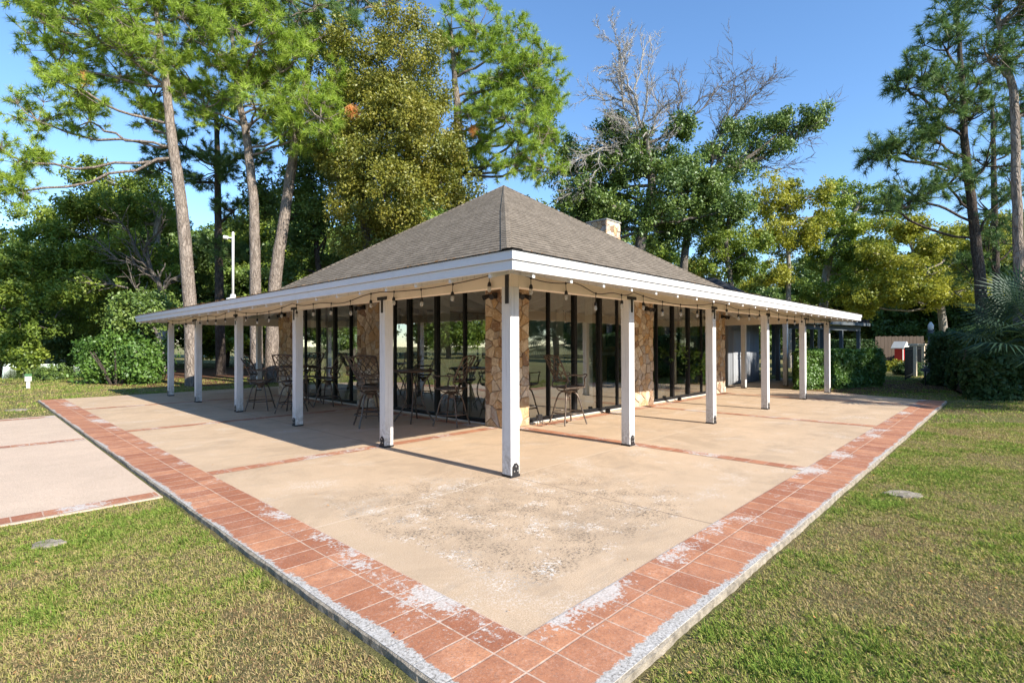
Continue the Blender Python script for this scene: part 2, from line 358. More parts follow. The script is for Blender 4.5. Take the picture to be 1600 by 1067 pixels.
def m_glass():
    m, nt, out = mat('tinted_window_glass'); n = N(nt)
    t = n.add('ShaderNodeBsdfTransparent'); t.inputs[0].default_value = (0.78, 0.83, 0.80, 1)
    g = n.add('ShaderNodeBsdfGlossy'); g.inputs['Roughness'].default_value = 0.0; g.inputs[0].default_value = (0.95, 1, 0.98, 1)
    fr = n.add('ShaderNodeFresnel'); fr.inputs[0].default_value = 1.75
    v = n.coord()
    n.link(n.bump(n.noise(v, 1.3, 2), 0.03, 0.02), g.inputs['Normal'])
    fac = n.math('ADD', n.math('MULTIPLY', fr.outputs[0], 1.45), 0.22)
    mx = n.add('ShaderNodeMixShader'); n.link(fac, mx.inputs[0]); n.link(t.outputs[0], mx.inputs[1]); n.link(g.outputs[0], mx.inputs[2])
    n.link(mx.outputs[0], out.inputs[0])
    return m
MT['glass'] = m_glass()
def m_bulb():
    m, nt, out = mat('clear_bulb_glass'); n = N(nt)
    t = n.add('ShaderNodeBsdfTransparent'); t.inputs[0].default_value = (0.85, 0.85, 0.83, 1)
    g = n.add('ShaderNodeBsdfPrincipled'); g.inputs['Base Color'].default_value = (0.75, 0.75, 0.73, 1); g.inputs['Roughness'].default_value = 0.12
    mx = n.add('ShaderNodeMixShader'); mx.inputs[0].default_value = 0.45
    n.link(t.outputs[0], mx.inputs[1]); n.link(g.outputs[0], mx.inputs[2]); n.link(mx.outputs[0], out.inputs[0])
    return m
MT['bulb'] = m_bulb()
def m_water():
    m, nt, out = mat('pond_water'); n = N(nt); v = n.coord()
    n.bsdf(out, (0.02, 0.03, 0.018), 0.06, n.bump(n.noise(v, 3, 3), 0.12, 0.02))
    return m
MT['water'] = m_water()

# ------------------------------------------------------------------ mesh helpers
class MB:
    def __init__(s): s.v = []; s.f = []; s.uv = []
    def box(s, lo, hi):
        x0, y0, z0 = lo; x1, y1, z1 = hi; b = len(s.v)
        s.v += [(x0, y0, z0), (x1, y0, z0), (x1, y1, z0), (x0, y1, z0), (x0, y0, z1), (x1, y0, z1), (x1, y1, z1), (x0, y1, z1)]
        s.f += [tuple(b + i for i in q) for q in ((0, 3, 2, 1), (4, 5, 6, 7), (0, 1, 5, 4), (1, 2, 6, 5), (2, 3, 7, 6), (3, 0, 4, 7))]
        return s
    def poly(s, pts):
        b = len(s.v); s.v += [tuple(p) for p in pts]; s.f.append(tuple(range(b, b + len(pts)))); return s
    def prism(s, pts, z0, z1):
        b = len(s.v); k = len(pts)
        s.v += [(x, y, z0) for x, y in pts] + [(x, y, z1) for x, y in pts]
        s.f.append(tuple(b + i for i in reversed(range(k)))); s.f.append(tuple(b + k + i for i in range(k)))
        for i in range(k): j = (i + 1) % k; s.f.append((b + i, b + j, b + k + j, b + k + i))
        return s
    def bar(s, a, b_, w, h, upv=(0, 0, 1)):
        a = Vector(a); c = Vector(b_); d = (c - a).normalized(); u = Vector(upv)
        if abs(d.dot(u)) > 0.99: u = Vector((1, 0, 0))
        r = d.cross(u).normalized(); u = r.cross(d).normalized(); b = len(s.v)
        for p in (a, c):
            for sx, sy in ((-1, -1), (1, -1), (1, 1), (-1, 1)):
                s.v.append(tuple(p + r * sx * w / 2 + u * sy * h / 2))
        s.f += [tuple(b + i for i in q) for q in ((0, 1, 2, 3), (7, 6, 5, 4), (0, 4, 5, 1), (1, 5, 6, 2), (2, 6, 7, 3), (3, 7, 4, 0))]
        return s
    def tube(s, pts, rad, n=6, cap=True, closed=False):
        P = [Vector(p) for p in pts]; k = len(P)
        R = rad if hasattr(rad, '__len__') else [rad] * k
        b = len(s.v); pr = None
        for i, p in enumerate(P):
            if closed: d = (P[(i + 1) % k] - P[i - 1])
            else: d = (P[min(i + 1, k - 1)] - P[max(i - 1, 0)])
            d.normalize()
            if pr is None:
                ref = Vector((0, 0, 1)) if abs(d.z) < 0.9 else Vector((1, 0, 0)); r = d.cross(ref).normalized()
            else:
                r = (pr - d * pr.dot(d))
                if r.length < 1e-6: r = d.orthogonal()
                r.normalize()
            pr = r; q = d.cross(r)
            for j in range(n):
                t = 2 * math.pi * j / n
                s.v.append(tuple(p + (r * math.cos(t) + q * math.sin(t)) * R[i]))
        m = k if closed else k - 1
        for i in range(m):
            i2 = (i + 1) % k
            for j in range(n):
                j2 = (j + 1) % n
                s.f.append((b + i * n + j, b + i2 * n + j, b + i2 * n + j2, b + i * n + j2)[::-1])
        if cap and not closed:
            s.f.append(tuple(b + j for j in range(n))); s.f.append(tuple(b + (k - 1) * n + j for j in reversed(range(n))))
        return s
    def lathe(s, prof, n=16, o=(0, 0, 0)):
        b = len(s.v)
        for r, z in prof:
            for j in range(n):
                t = 2 * math.pi * j / n; s.v.append((o[0] + r * math.cos(t), o[1] + r * math.sin(t), o[2] + z))
        for i in range(len(prof) - 1):
            for j in range(n):
                j2 = (j + 1) % n; s.f.append((b + i * n + j, b + i * n + j2, b + (i + 1) * n + j2, b + (i + 1) * n + j))
        s.f.append(tuple(b + j for j in reversed(range(n)))); s.f.append(tuple(b + (len(prof) - 1) * n + j for j in range(n)))
        return s
    def build(s, name, m, parent=None, smooth=False, bevel=0.0, loc=None, uvs=None):
        me = bpy.data.meshes.new(name); me.from_pydata(s.v, [], s.f); me.update()
        if uvs is not None:
            l = me.uv_layers.new(name='UVMap')
            for i, p in enumerate(me.polygons):
                for li in p.loop_indices:
                    l.data[li].uv = uvs(i, me.vertices[me.loops[li].vertex_index].co)
        me.materials.append(MT[m] if isinstance(m, str) else m)
        if smooth:
            for p in me.polygons: p.use_smooth = True
        o = bpy.data.objects.new(name, me); col.objects.link(o)
        if parent is not None: o.parent = parent
        if loc is not None: o.location = loc
        if bevel:
            bv = o.modifiers.new('bevel', 'BEVEL'); bv.width = bevel; bv.segments = 2; bv.limit_method = 'ANGLE'
        return o

def np_mesh(name, V, faces_n, m, tint=None, parent=None):
    """V: (k*faces_n,3) verts; every consecutive faces_n verts make one face"""
    k = len(V) // faces_n
    me = bpy.data.meshes.new(name)
    me.vertices.add(len(V)); me.vertices.foreach_set('co', np.ascontiguousarray(V, dtype=np.float32).ravel())
    me.loops.add(len(V)); me.loops.foreach_set('vertex_index', np.arange(len(V), dtype=np.int32))
    me.polygons.add(k); me.polygons.foreach_set('loop_start', np.arange(0, len(V), faces_n, dtype=np.int32))
    me.update(calc_edges=True)
    if tint is not None:
        a = me.attributes.new('tint', 'FLOAT', 'FACE'); a.data.foreach_set('value', np.clip(tint, 0, 1).astype(np.float32))
    me.materials.append(MT[m])
    o = bpy.data.objects.new(name, me); col.objects.link(o)
    if parent is not None: o.parent = parent
    return o

def tag(o, label, cat, group=None):
    o['label'] = label; o['category'] = cat
    if group: o['group'] = group
    return o
def struct(o, kind='structure'):
    o['kind'] = kind; return o
def empty(name, loc=(0, 0, 0), rz=0.0):
    o = bpy.data.objects.new(name, None); col.objects.link(o)
    o.location = tuple(float(a) for a in loc); o.rotation_euler = (0, 0, rz); o.empty_display_size = 0.2
    return o
def children(o): return [c for c in bpy.data.objects if c.parent == o]
def copy_tree(o, parent=None):
    c = o.copy(); col.objects.link(c)
    if parent is not None: c.parent = parent
    for ch in children(o): copy_tree(ch, c)
    return c

# ------------------------------------------------------------------ ground
S = 14.7                     # outer post square
GZ = -0.042
g = MB()
xs = [-260, -60, -20, -8, 0, 8, 20, 34, 60, 110, 300]
def gz(x, y):
    dd = (x + 4.5) * 0.72 + (y + 4.3) * 0.69
    h = GZ
    if dd > 60: h += (dd - 60) * 0.012
    return h
for i in range(len(xs) - 1):
    for j in range(len(xs) - 1):
        g.poly([(a, b, gz(a, b)) for a, b in ((xs[i], xs[j]), (xs[i + 1], xs[j]), (xs[i + 1], xs[j + 1]), (xs[i], xs[j + 1]))])
struct(g.build('lawn', 'lawn'))

PL, PR = 15.98, 13.9
slab = MB().prism([(-2.42, -2.42), (PR, -2.42), (S + 0.25, 0.2), (S + 0.25, 1.2), (21.5, 1.2), (21.5, 3.5), (S + 0.4, 3.5), (S + 0.4, PL), (-2.42, PL)], -0.15, 0.0)
struct(slab.build('patio', 'concrete'))
# chipped rim: jittered outline just outside the tile border
rim = MB()
def rimline(a, b, n, nrm):
    a = np.array(a, float); b = np.array(b, float); nrm = np.array(nrm, float)
    pr = None; ph = RNG.random(6) * 6
    for i in range(n + 1):
        p = a + (b - a) * i / n; L = i * 0.06
        w = 0.013 + 0.003 * math.sin(L * 2.1 + ph[0]) + 0.003 * math.sin(L * 5.3 + ph[1]) + 0.002 * math.sin(L * 13 + ph[2]) + 0.003 * RNG.random(); zt = -0.004 - 0.004 * RNG.random()
        if math.sin(L * 1.3 + ph[3]) + math.sin(L * 0.7 + ph[4]) > 1.55: w *= 0.45
        o = p + nrm * w
        cur = [(p[0], p[1], 0.0005), (o[0], o[1], zt), (o[0] + nrm[0] * 0.015 * RNG.random(), o[1] + nrm[1] * 0.015 * RNG.random(), -0.12)]
        if pr:
            for q in range(2): rim.poly([pr[q], cur[q], cur[q + 1], pr[q + 1]][::-1] if False else [pr[q], pr[q + 1], cur[q + 1], cur[q]])
        pr = cur
rimline((-2.98, PL), (-2.98, -3.02), 300, (-1, 0))
rimline((-3.02, -2.98), (PR, -2.98), 280, (0, -1))
struct(rim.build('patio_edge', 'edge'))
tb = MB().prism([(-2.98, -2.98), (PR, -2.98), (PR, -2.4215), (-2.4215, -2.4215), (-2.4215, PL), (-2.98, PL)], -0.14, 0.004)
struct(tb.build('tile_border', 'tile'))
# single tile bands between the panels
bd = MB()
def band(x0, y0, x1, y1): bd.poly([(x0, y0, 0.004), (x1, y0, 0.004), (x1, y1, 0.004), (x0, y1, 0.004)])
for p in (2.56, 7.26, 12.0):
    w = 0.22
    b0 = round((p + 2.4215) / 0.22) * 0.22 - 2.4215
    band(-2.42, b0, 2.44, b0 + w)
    band(b0, -2.42, b0 + w, 2.44)
band(2.1985, 3.1, 2.4185, 12.5); band(3.1, 2.1985, 12.5, 2.4185)
struct(bd.build('tile_bands', 'tile'))
# lower walkway joining from the left
wk = MB().prism([(-16, 2.16), (-3.03, 2.16), (-3.03, 11.6), (-16, 11.6)], -0.2, -0.030)
struct(wk.build('walkway', 'walk'))
wb = MB()
for y0 in (2.1985, 7.0385, 11.2185): wb.poly([(-16, y0, -0.026), (-3.05, y0, -0.026), (-3.05, y0 + 0.22, -0.026), (-16, y0 + 0.22, -0.026)])
wbo = struct(wb.build('walkway_tile_bands', 'tile'))
for v_ in wbo.data.vertices: v_.co.x += 22.0
wbo.location.x = -22.0
# mulch beds
mu = MB()
mu.poly([(14.98, -0.6, -0.032), (17.6, -2.6, -0.032), (23.5, -2.2, -0.032), (24, 1.1, -0.032), (14.98, 1.15, -0.032)])
mu.poly([(15.6, -4.4, -0.030), (16.8, -6.5, -0.030), (24, -4.2, -0.030), (24.3, -1.0, -0.030), (21, -1.3, -0.030)])
mu.poly([(0.5, 19.2, -0.032), (7, 17.2, -0.032), (22, 17.0, -0.032), (30, 30, -0.032), (6, 38, -0.032), (-1.5, 27, -0.032)])
struct(mu.build('mulch_ground', 'mulch'))
pond = MB().poly([tuple(G(*p, GZ + 0.012)) for p in ((-120, 601), (60, 599), (128, 592), (160, 578), (100, 569), (-60, 567))])
struct(pond.build('pond', 'water'))

# ------------------------------------------------------------------ pavilion
PAV = tag(empty('pavilion'), 'open sided white and stone pavilion with brown shingle hip roof on the patio', 'pavilion')
E_ = 0.757; ZT = 2.48; B = 2.2; ZB = 3.19; ZA = 6.58; MID = S / 2
lo_, hi_ = -E_, S + E_
bl, bh = B, S - B
def roofpt(x, y, dz=0.0):
    t = min(x, y, S - x, S - y)
    z = ZT + (t + E_) * (ZB - ZT) / (B + E_) if t < B else ZB + (t - B) * (ZA - ZB) / (MID - B)
    return (x, y, z + dz)
SIDES = [(lambda a, t: (t, a)), (lambda a, t: (a, t)), (lambda a, t: (S - t, a)), (lambda a, t: (a, S - t))]
def roof_mesh(dz, lo_t=-E_):
    m = MB(); info = []
    for k, f in enumerate(SIDES):
        a = [f(lo_t, lo_t), f(S - lo_t, lo_t), f(bh, B), f(bl, B)]
        pts = [roofpt(*q, dz) for q in a]
        if k in (0, 3): pts = pts[::-1]
        m.poly(pts); info.append((k, 0))
        a = [f(bl, B), f(bh, B), f(MID, MID)]
        pts = [roofpt(*q, dz) for q in a]
        if k in (0, 3): pts = pts[::-1]
        m.poly(pts); info.append((k, 1))
    return m, info
rm, info = roof_mesh(0.012)
s1 = math.hypot(1, (ZB - ZT) / (B + E_)); s2 = math.hypot(1, (ZA - ZB) / (MID - B))
def roofuv(i, co):
    k, up = info[i]
    a = co.y if k in (0, 2) else co.x
    t = {0: co.x, 1: co.y, 2: S - co.x, 3: S - co.y}[k]
    return (a + 0.37 * k, (t + E_) * s1 if not up else (B + E_) * s1 + (t - B) * s2)
# subdivide each roof plane a little so that it can sag slightly
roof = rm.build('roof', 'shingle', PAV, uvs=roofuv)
tag_part = roof
for (sx, sy) in ((0, 0), (1, 0), (0, 1), (1, 1)):
    h = MB(); uvl = []
    def rp(t, off, side):
        x, y = (t, t + off) if side else (t + off, t)
        x = min(max(x, lo_ - 0.0), S / 2); y = min(max(y, lo_), S / 2)
        p = roofpt(x, y, 0.032)
        return (S - p[0] if sx else p[0], S - p[1] if sy else p[1], p[2])
    ts = [lo_ + 0.0, B] + [B + (MID - B) * q for q in (0.5, 1.0)]
    for side in (0, 1):
        for i in range(len(ts) - 1):
            a, b = ts[i], ts[i + 1]
            q = [rp(a, 0, side), rp(a, 0.15, side), rp(b, 0.15 if b < MID else 0, side), rp(b, 0, side)]
            L0, L1 = (a + E_) * 1.5, (b + E_) * 1.5
            h.poly(q); uvl.append([(0, L0), (0.2, L0), (0.2, L1), (0, L1)])
            lip = [(q[1][0], q[1][1], q[1][2]), (q[1][0], q[1][1], q[1][2] - 0.025), (q[2][0], q[2][1], q[2][2] - 0.025), q[2]]
            h.poly(lip); uvl.append([(0, L0), (0.2, L0), (0.2, L1), (0, L1)])
    me = bpy.data.meshes.new('hip_cap'); me.from_pydata(h.v, [], h.f); l = me.uv_layers.new(name='UVMap')
    k = 0
    for fi, p in enumerate(me.polygons):
        for j, li in enumerate(p.loop_indices): l.data[li].uv = uvl[fi][j]
    me.materials.append(MT['shingle']); o = bpy.data.objects.new('hip_cap', me); col.objects.link(o); o.parent = roof

sf, _ = roof_mesh(-0.045)
sf.build('soffit', 'cream', PAV)
# fascia: upper board proud of the lower one, on all four sides
for k in range(4):
    f = SIDES[k]; mt = 'paint_y' if k in (0, 2) else 'paint_x'
    for (z0, z1, o1) in ((2.392, 2.482, 0.022), (2.292, 2.388, 0.0)):
        ext = o1 if k in (0, 2) else o1 - 0.0
        a0 = -E_ - o1; a1 = S + E_ + o1
        if k in (1, 3): a0 += 0.035 + o1; a1 -= 0.035 + o1
        p, q = f(a0, -E_ - o1), f(a1, -E_ + 0.032)
        x0, x1 = sorted((p[0], q[0])); y0, y1 = sorted((p[1], q[1]))
        MB().box((x0, y0, z0), (x1, y1, z1)).build('fascia_board', mt, PAV, bevel=0.003)
# metal drip edge under the shingles
dr = MB()
for k in range(4):
    f = SIDES[k]
    p, q = f(-E_ - 0.035, -E_ - 0.035), f(S + E_ + 0.035, -E_ + 0.02)
    if k in (1, 3): p, q = f(-E_ + 0.021, -E_ - 0.035), f(S + E_ - 0.021, -E_ + 0.02)
    x0, x1 = sorted((p[0], q[0])); y0, y1 = sorted((p[1], q[1]))
    dr.box((x0, y0, 2.4825), (x1, y1, 2.491))
dr.build('drip_edge', 'shingle_dark', PAV)

# exposed rafters
sl = (ZB - ZT) / (B + E_)
def rafter(k, a):
    f = SIDES[k]
    t1 = min(B + 0.1, a, S - a) if (0 < a < S) else min(a, S - a)
    t0 = -E_ + 0.035
    if t1 - t0 < 0.12: return
    m = MB(); hw = 0.021; b = len(m.v)
    for t in (t0, t1):
        zt = ZT + (t + E_) * sl - 0.05
        for da in (-hw, hw):
            for z in (zt - 0.195, zt):
                x, y = f(a + da, t); m.v.append((x, y, z))
    m.f = [(0, 1, 3, 2), (4, 6, 7, 5), (0, 4, 5, 1), (2, 3, 7, 6), (0, 2, 6, 4), (1, 5, 7, 3)]
    m.build('rafter', 'paint_post', PAV)
for k in range(4):
    for i in range(25):
        rafter(k, -0.40 + 0.645 * i)
# hip rafter at each corner
for sx in (0, 1):
    for sy in (0, 1):
        a = roofpt(-E_ + 0.05, -E_ + 0.05, -0.13); b = roofpt(B, B, -0.13)
        g_ = lambda p: (S - p[0] if sx else p[0], S - p[1] if sy else p[1], p[2])
        MB().bar(g_(a), g_(b), 0.05, 0.17).build('hip_rafter', 'paint_post', PAV)
# ring beam on the posts
for k in range(4):
    f = SIDES[k]
    a0, a1 = (-0.07, S + 0.07) if k in (0, 2) else (0.072, S - 0.072)
    p, q = f(a0, -0.07), f(a1, 0.07)
    x0, x1 = sorted((p[0], q[0])); y0, y1 = sorted((p[1], q[1]))
    MB().box((x0, y0, 2.235), (x1, y1, 2.485)).build('beam', 'cream', PAV, bevel=0.004)

def post(x, y, face=0, top=2.235, plates=True):
    """face 0: plates on the -x side, 1: on the -y side, 2: corner"""
    h = 0.074
    p = MB().box((x - h, y - h, 0.012), (x + h, y + h, top)).build('post', 'paint_post', PAV, bevel=0.006)
    sh = MB().box((x - h - 0.004, y - h - 0.004, 0.001), (x + h + 0.004, y + h + 0.004, 0.03))
    if plates:
        t = 0.005
        if face == 0:
            s_ = MB(); c0 = x - h - t
            # pointed foot plate
            for w0 in (0,):
                pts = [(y - 0.055, 0.03), (y + 0.055, 0.03), (y + 0.055, 0.125), (y + 0.02, 0.165), (y - 0.02, 0.165), (y - 0.055, 0.125)]
                b = len(sh.v); sh.v += [(c0, a, z) for a, z in pts] + [(x - h + 0.002, a, z) for a, z in pts]
                k = 6; sh.f.append(tuple(b + i for i in reversed(range(k)))); sh.f.append(tuple(b + k + i for i in range(k)))
                for i in range(k): j = (i + 1) % k; sh.f.append((b + i, b + j, b + k + j, b + k + i))
            br = MB().box((x - h - 0.008, y - 0.13, top + 0.002), (x - h + 0.002, y + 0.13, top + 0.052)).box((x - h - 0.009, y - 0.024, top - 0.19), (x - h + 0.002, y + 0.024, top + 0.05))
            bolts = [(x - h - 0.008, y + q, z) for q, z in ((-0.028, 0.075), (0.028, 0.075), (0, 0.13))]
            ax = 0
        else:
            c0 = y - h - t
            pts = [(x - 0.055, 0.03), (x + 0.055, 0.03), (x + 0.055, 0.125), (x + 0.02, 0.165), (x - 0.02, 0.165), (x - 0.055, 0.125)]
            b = len(sh.v); sh.v += [(a, c0, z) for a, z in pts] + [(a, y - h + 0.002, z) for a, z in pts]
            k = 6; sh.f.append(tuple(b + i for i in range(k))); sh.f.append(tuple(b + k + i for i in reversed(range(k))))
            for i in range(k): j = (i + 1) % k; sh.f.append((b + j, b + i, b + k + i, b + k + j))
            if face == 1:
                br = MB().box((x - 0.13, y - h - 0.008, top + 0.002), (x + 0.13, y - h + 0.002, top + 0.052)).box((x - 0.024, y - h - 0.009, top - 0.19), (x + 0.024, y - h + 0.002, top + 0.05))
            else:
                br = MB().box((x - h - 0.009, y - 0.045, top - 0.20), (x - h + 0.002, y + 0.01, top + 0.19))
            bolts = [(x + q, y - h - 0.008, z) for q, z in ((-0.028, 0.075), (0.028, 0.075), (0, 0.13))]
            ax = 1
        br.build('strap_bracket', 'black', p, bevel=0.002)
    base = sh.build('post_base', 'black', p)
    if plates:
        bm_ = MB()
        for bx, by, bz in bolts:
            d = (-0.006, 0, 0) if ax == 0 else (0, -0.006, 0)
            bm_.tube([(bx, by, bz), (bx + d[0], by + d[1], bz)], 0.011, 6)
        bm_.build('bolt', 'bolt', base)
    return p
post(0, 0, 2)
for v in (2.64, 5.72, 8.86, 11.94, S): post(0, v, 0)
for u in (2.61, 5.68, 8.79, 11.88, 14.55): post(u, 0, 1)
for a in (2.64, 5.72, 8.86, 11.94): post(a, S, 0, plates=False); post(S, a, 1, plates=False)
post(S, S, 0, plates=False)
post(16.68, 1.85, 1, 2.40, False)
MB().box((S + 0.08, 1.78, 2.40), (21.4, 1.92, 2.60)).build('beam', 'cream', PAV)
MB().box((S + 0.8, 1.2, 2.62), (21.6, 3.5, 2.72)).build('link_roof', 'darktrim', PAV)
# grey conduit on the third far post
c_ = MB().tube([(-0.035, 8.86 + 0.10, 0.0), (-0.035, 8.86 + 0.10, 2.5)], 0.022, 8)
c_.lathe([(0.033, 0.30), (0.033, 0.36)], 8, (-0.035, 8.96, 0)).lathe([(0.033, 1.9), (0.033, 1.95)], 8, (-0.035, 8.96, 0))
c_.build('conduit', 'pvc', PAV)

# stone piers
PZ = 2.96; FAR = 12.6
def clip_poly(P, n_, c_):
    out = []
    for i in range(len(P)):
        a, b = P[i], P[(i + 1) % len(P)]; da = a[0] * n_[0] + a[1] * n_[1] - c_; db = b[0] * n_[0] + b[1] * n_[1] - c_
        if da <= 0: out.append(a)
        if (da < 0 < db) or (db < 0 < da): t = da / (da - db); out.append((a[0] + (b[0] - a[0]) * t, a[1] + (b[1] - a[1]) * t))
    return out
def flagstones(w, h, cell=0.20):
    """irregular stone outlines that fill a w x h face"""
    nx, ny = max(2, round(w / cell)), max(2, round(h / (cell * 0.82)))
    seeds = [((i + 0.5 + RNG.uniform(-0.46, 0.46)) * w / nx, (j + 0.5 + RNG.uniform(-0.46, 0.46)) * h / ny) for i in range(nx) for j in range(ny)]
    seeds = [q for q in seeds if RNG.random() > 0.16]
    res = []
    for q in seeds:
        P = [(0.0, 0.0), (w, 0.0), (w, h), (0.0, h)]
        for p in seeds:
            if p is q or abs(p[0] - q[0]) + abs(p[1] - q[1]) > 1.2: continue
            nn = (p[0] - q[0], p[1] - q[1]); P = clip_poly(P, nn, nn[0] * (p[0] + q[0]) / 2 + nn[1] * (p[1] + q[1]) / 2)
            if len(P) < 3: break
        if len(P) >= 3: res.append((q, P))
    return res
def stone_box(x0, y0, x1, y1, z0, z1, name='stone_pier', parent=None):
    m = MB(); tints = []; d = 0.022
    m.box((x0 + d, y0 + d, z0), (x1 - d, y1 - d, z1)); tints += [-1] * 6
    faces = [((x0 + d, y1 - d), (0, -1), y1 - y0 - 2 * d, (-1, 0)), ((x0 + d, y0 + d), (1, 0), x1 - x0 - 2 * d, (0, -1)), ((x1 - d, y0 + d), (0, 1), y1 - y0 - 2 * d, (1, 0)), ((x1 - d, y1 - d), (-1, 0), x1 - x0 - 2 * d, (0, 1))]
    for (ox, oy), (ux, uy), w, (nx, ny) in faces:
        ox2, oy2 = ox - ux * d * 0.6, oy - uy * d * 0.6; w2 = w + 1.2 * d
        for q, P in flagstones(w2, z1 - z0):
            dep = d * RNG.uniform(0.35, 1.6); t = RNG.random(); k = len(P); b = len(m.v)
            cx_ = sum(p[0] for p in P) / k; cz_ = sum(p[1] for p in P) / k
            sl_ = (RNG.uniform(-0.05, 0.05), RNG.uniform(-0.05, 0.05))
            for sc_, dp in ((0.955, -0.006), (0.94, 0.6 * dep), (0.84, dep)):
                for p in P:
                    a = cx_ + (p[0] - cx_) * sc_; z = cz_ + (p[1] - cz_) * sc_; dd = dp + ((a - cx_) * sl_[0] + (z - cz_) * sl_[1]) * (dp > 0)
                    m.v.append((ox2 + ux * a + nx * dd, oy2 + uy * a + ny * dd, z0 + z))
            for r0 in (0, k):
                for i in range(k):
                    j = (i + 1) % k; m.f.append((b + r0 + i, b + r0 + j, b + r0 + k + j, b + r0 + k + i)); tints.append(t)
            m.f.append(tuple(b + 2 * k + i for i in range(k))); tints.append(t)
    o = m.build(name, 'stone', parent)
    a = o.data.attributes.new('tint', 'FLOAT', 'FACE'); a.data.foreach_set('value', np.array(tints, dtype=np.float32))
    return o
def pier(x0, y0, x1, y1): return stone_box(x0, y0, x1, y1, 0.0, PZ, 'stone_pier', PAV)
pier(2.45, 2.45, 3.08, 3.05)
pier(6.95, 2.45, 7.9, 3.0); pier(11.8, 2.45, FAR, 3.05)
pier(2.45, 6.75, 3.0, 7.8); pier(2.45, 11.6, 3.05, FAR)
pier(6.95, 12.05, 7.9, FAR); pier(FAR - 0.8, 12.0, FAR, FAR); pier(12.05, 6.75, FAR, 7.8)
# top plate over the glass
MB().box((2.5, 2.5, PZ), (FAR - 0.05, 2.72, PZ + 0.17)).box((2.5, 2.72, PZ), (2.72, FAR - 0.05, PZ + 0.17)).box((2.72, FAR - 0.27, PZ), (FAR - 0.05, FAR - 0.05, PZ + 0.17)).box((FAR - 0.27, 2.72, PZ), (FAR - 0.05, FAR - 0.27, PZ + 0.17)).build('top_plate', 'cream', PAV)
MB().box((2.5, 2.5, 0.001), (FAR - 0.05, FAR - 0.05, 0.02)).build('interior_floor', 'intfloor', PAV)
cl = MB()
cz = lambda x, y: roofpt(x, y, -0.16)
for k, f in enumerate(SIDES):
    pts = [cz(*f(bl + 0.15, B + 0.15)), cz(*f(bh - 0.15, B + 0.15)), cz(*f(MID, MID))]
    cl.poly(pts)
cl.build('ceiling', 'intceil', PAV)

def window(k, a0, a1, bars, t=2.60, thick=()):
    """glazed bay; k 0: faces -x, 1: faces -y"""
    def bx(m, s0, s1, z0, z1, d0, d1):
        if k == 0: m.box((d0, s0, z0), (d1, s1, z1))
        else: m.box((s0, d0, z0), (s1, d1, z1))
    fr = MB()
    bx(fr, a0, a1, 0.03, 0.10, t - 0.03, t + 0.05); bx(fr, a0, a1, PZ - 0.08, PZ, t - 0.03, t + 0.05)
    edges = [a0] + list(bars) + [a1]
    for i, e in enumerate(edges):
        w = 0.022 if i in (0, len(edges) - 1) else (0.048 if i in thick else 0.022)
        s0 = e if i == 0 else (e - 2 * w if i == len(edges) - 1 else e - w)
        bx(fr, s0, s0 + 2 * w, 0.10, PZ - 0.08, t - (0.045 if i in thick else 0.03), t + 0.05)
    fo = fr.build('window', 'frame', PAV)
    sill = MB(); bx(sill, a0, a1, 0.0, 0.03, t - 0.07, t + 0.07); sill.build('sill', 'white', fo)
    for i in range(len(edges) - 1):
        pn = MB(); d = t + (0.004 if i % 2 else 0.014)
        bx(pn, edges[i] + 0.03, edges[i + 1] - 0.03, 0.10, PZ - 0.08, d, d + 0.006)
        # single-sheet pane
        pn2 = MB()
        s0, s1, z0, z1 = edges[i] + 0.02, edges[i + 1] - 0.02, 0.10, PZ - 0.08
        if k == 0: pn2.poly([(d, s1, z0), (d, s0, z0), (d, s0, z1), (d, s1, z1)])
        else: pn2.poly([(s0, d, z0), (s1, d, z0), (s1, d, z1), (s0, d, z1)])
        pn2.build('pane', 'glass', fo)
    return fo
window(1, 3.08, 6.95, (3.83, 4.70, 5.66, 6.40), thick=(2, 3))
window(1, 7.9, 11.8, (8.33, 9.22, 10.2, 11.1), thick=(2, 3))
window(0, 3.05, 6.75, (3.80, 4.70, 5.72, 6.3), thick=(2, 3))
window(0, 7.8, 11.6, (8.36, 9.2, 10.2, 11.0), thick=(2, 3))
window(1, 3.05, 6.95, (4.0, 5.0, 6.0), t=12.45); window(1, 7.9, 11.8, (8.9, 9.9, 10.9), t=12.45)
window(0, 3.05, 6.75, (4.0, 5.0, 6.0), t=12.45); window(0, 7.8, 12.0, (8.9, 9.9, 10.9), t=12.45)

# fireplace inside and chimney above the roof
ch = W(943, 360, 18.6)
fx, fy = float(ch[0]), float(ch[1])
fp = MB().box((fx - 0.9, fy - 0.45, 0.02), (fx - 0.5, fy + 0.45, 2.6)).box((fx + 0.5, fy - 0.45, 0.02), (fx + 0.9, fy + 0.45, 2.6)).box((fx - 0.5, fy - 0.45, 1.15), (fx + 0.5, fy + 0.45, 2.6)).box((fx - 0.5, fy + 0.1, 0.02), (fx + 0.5, fy + 0.45, 1.15)).box((fx - 0.55, fy - 0.4, 2.6), (fx + 0.55, fy + 0.4, 4.4))
fpo = fp.build('fireplace', 'stone', PAV)
MB().box((fx - 1.0, fy - 0.6, 1.2), (fx + 1.0, fy - 0.452, 1.3)).build('mantel', 'white', fpo)
MB().box((fx - 0.49, fy - 0.40, 0.03), (fx + 0.49, fy + 0.098, 1.13)).build('firebox', 'black', fpo)
MB().box((fx - 0.6, fy - 0.53, 1.5), (fx + 0.6, fy - 0.47, 2.2)).build('screen', 'black', fpo)
czt = CAM[2] + 18.6 * (539 - 350) / FPX
cm = stone_box(fx - 0.44, fy - 0.42, fx + 0.44, fy + 0.42, 4.0, czt, 'chimney', roof)
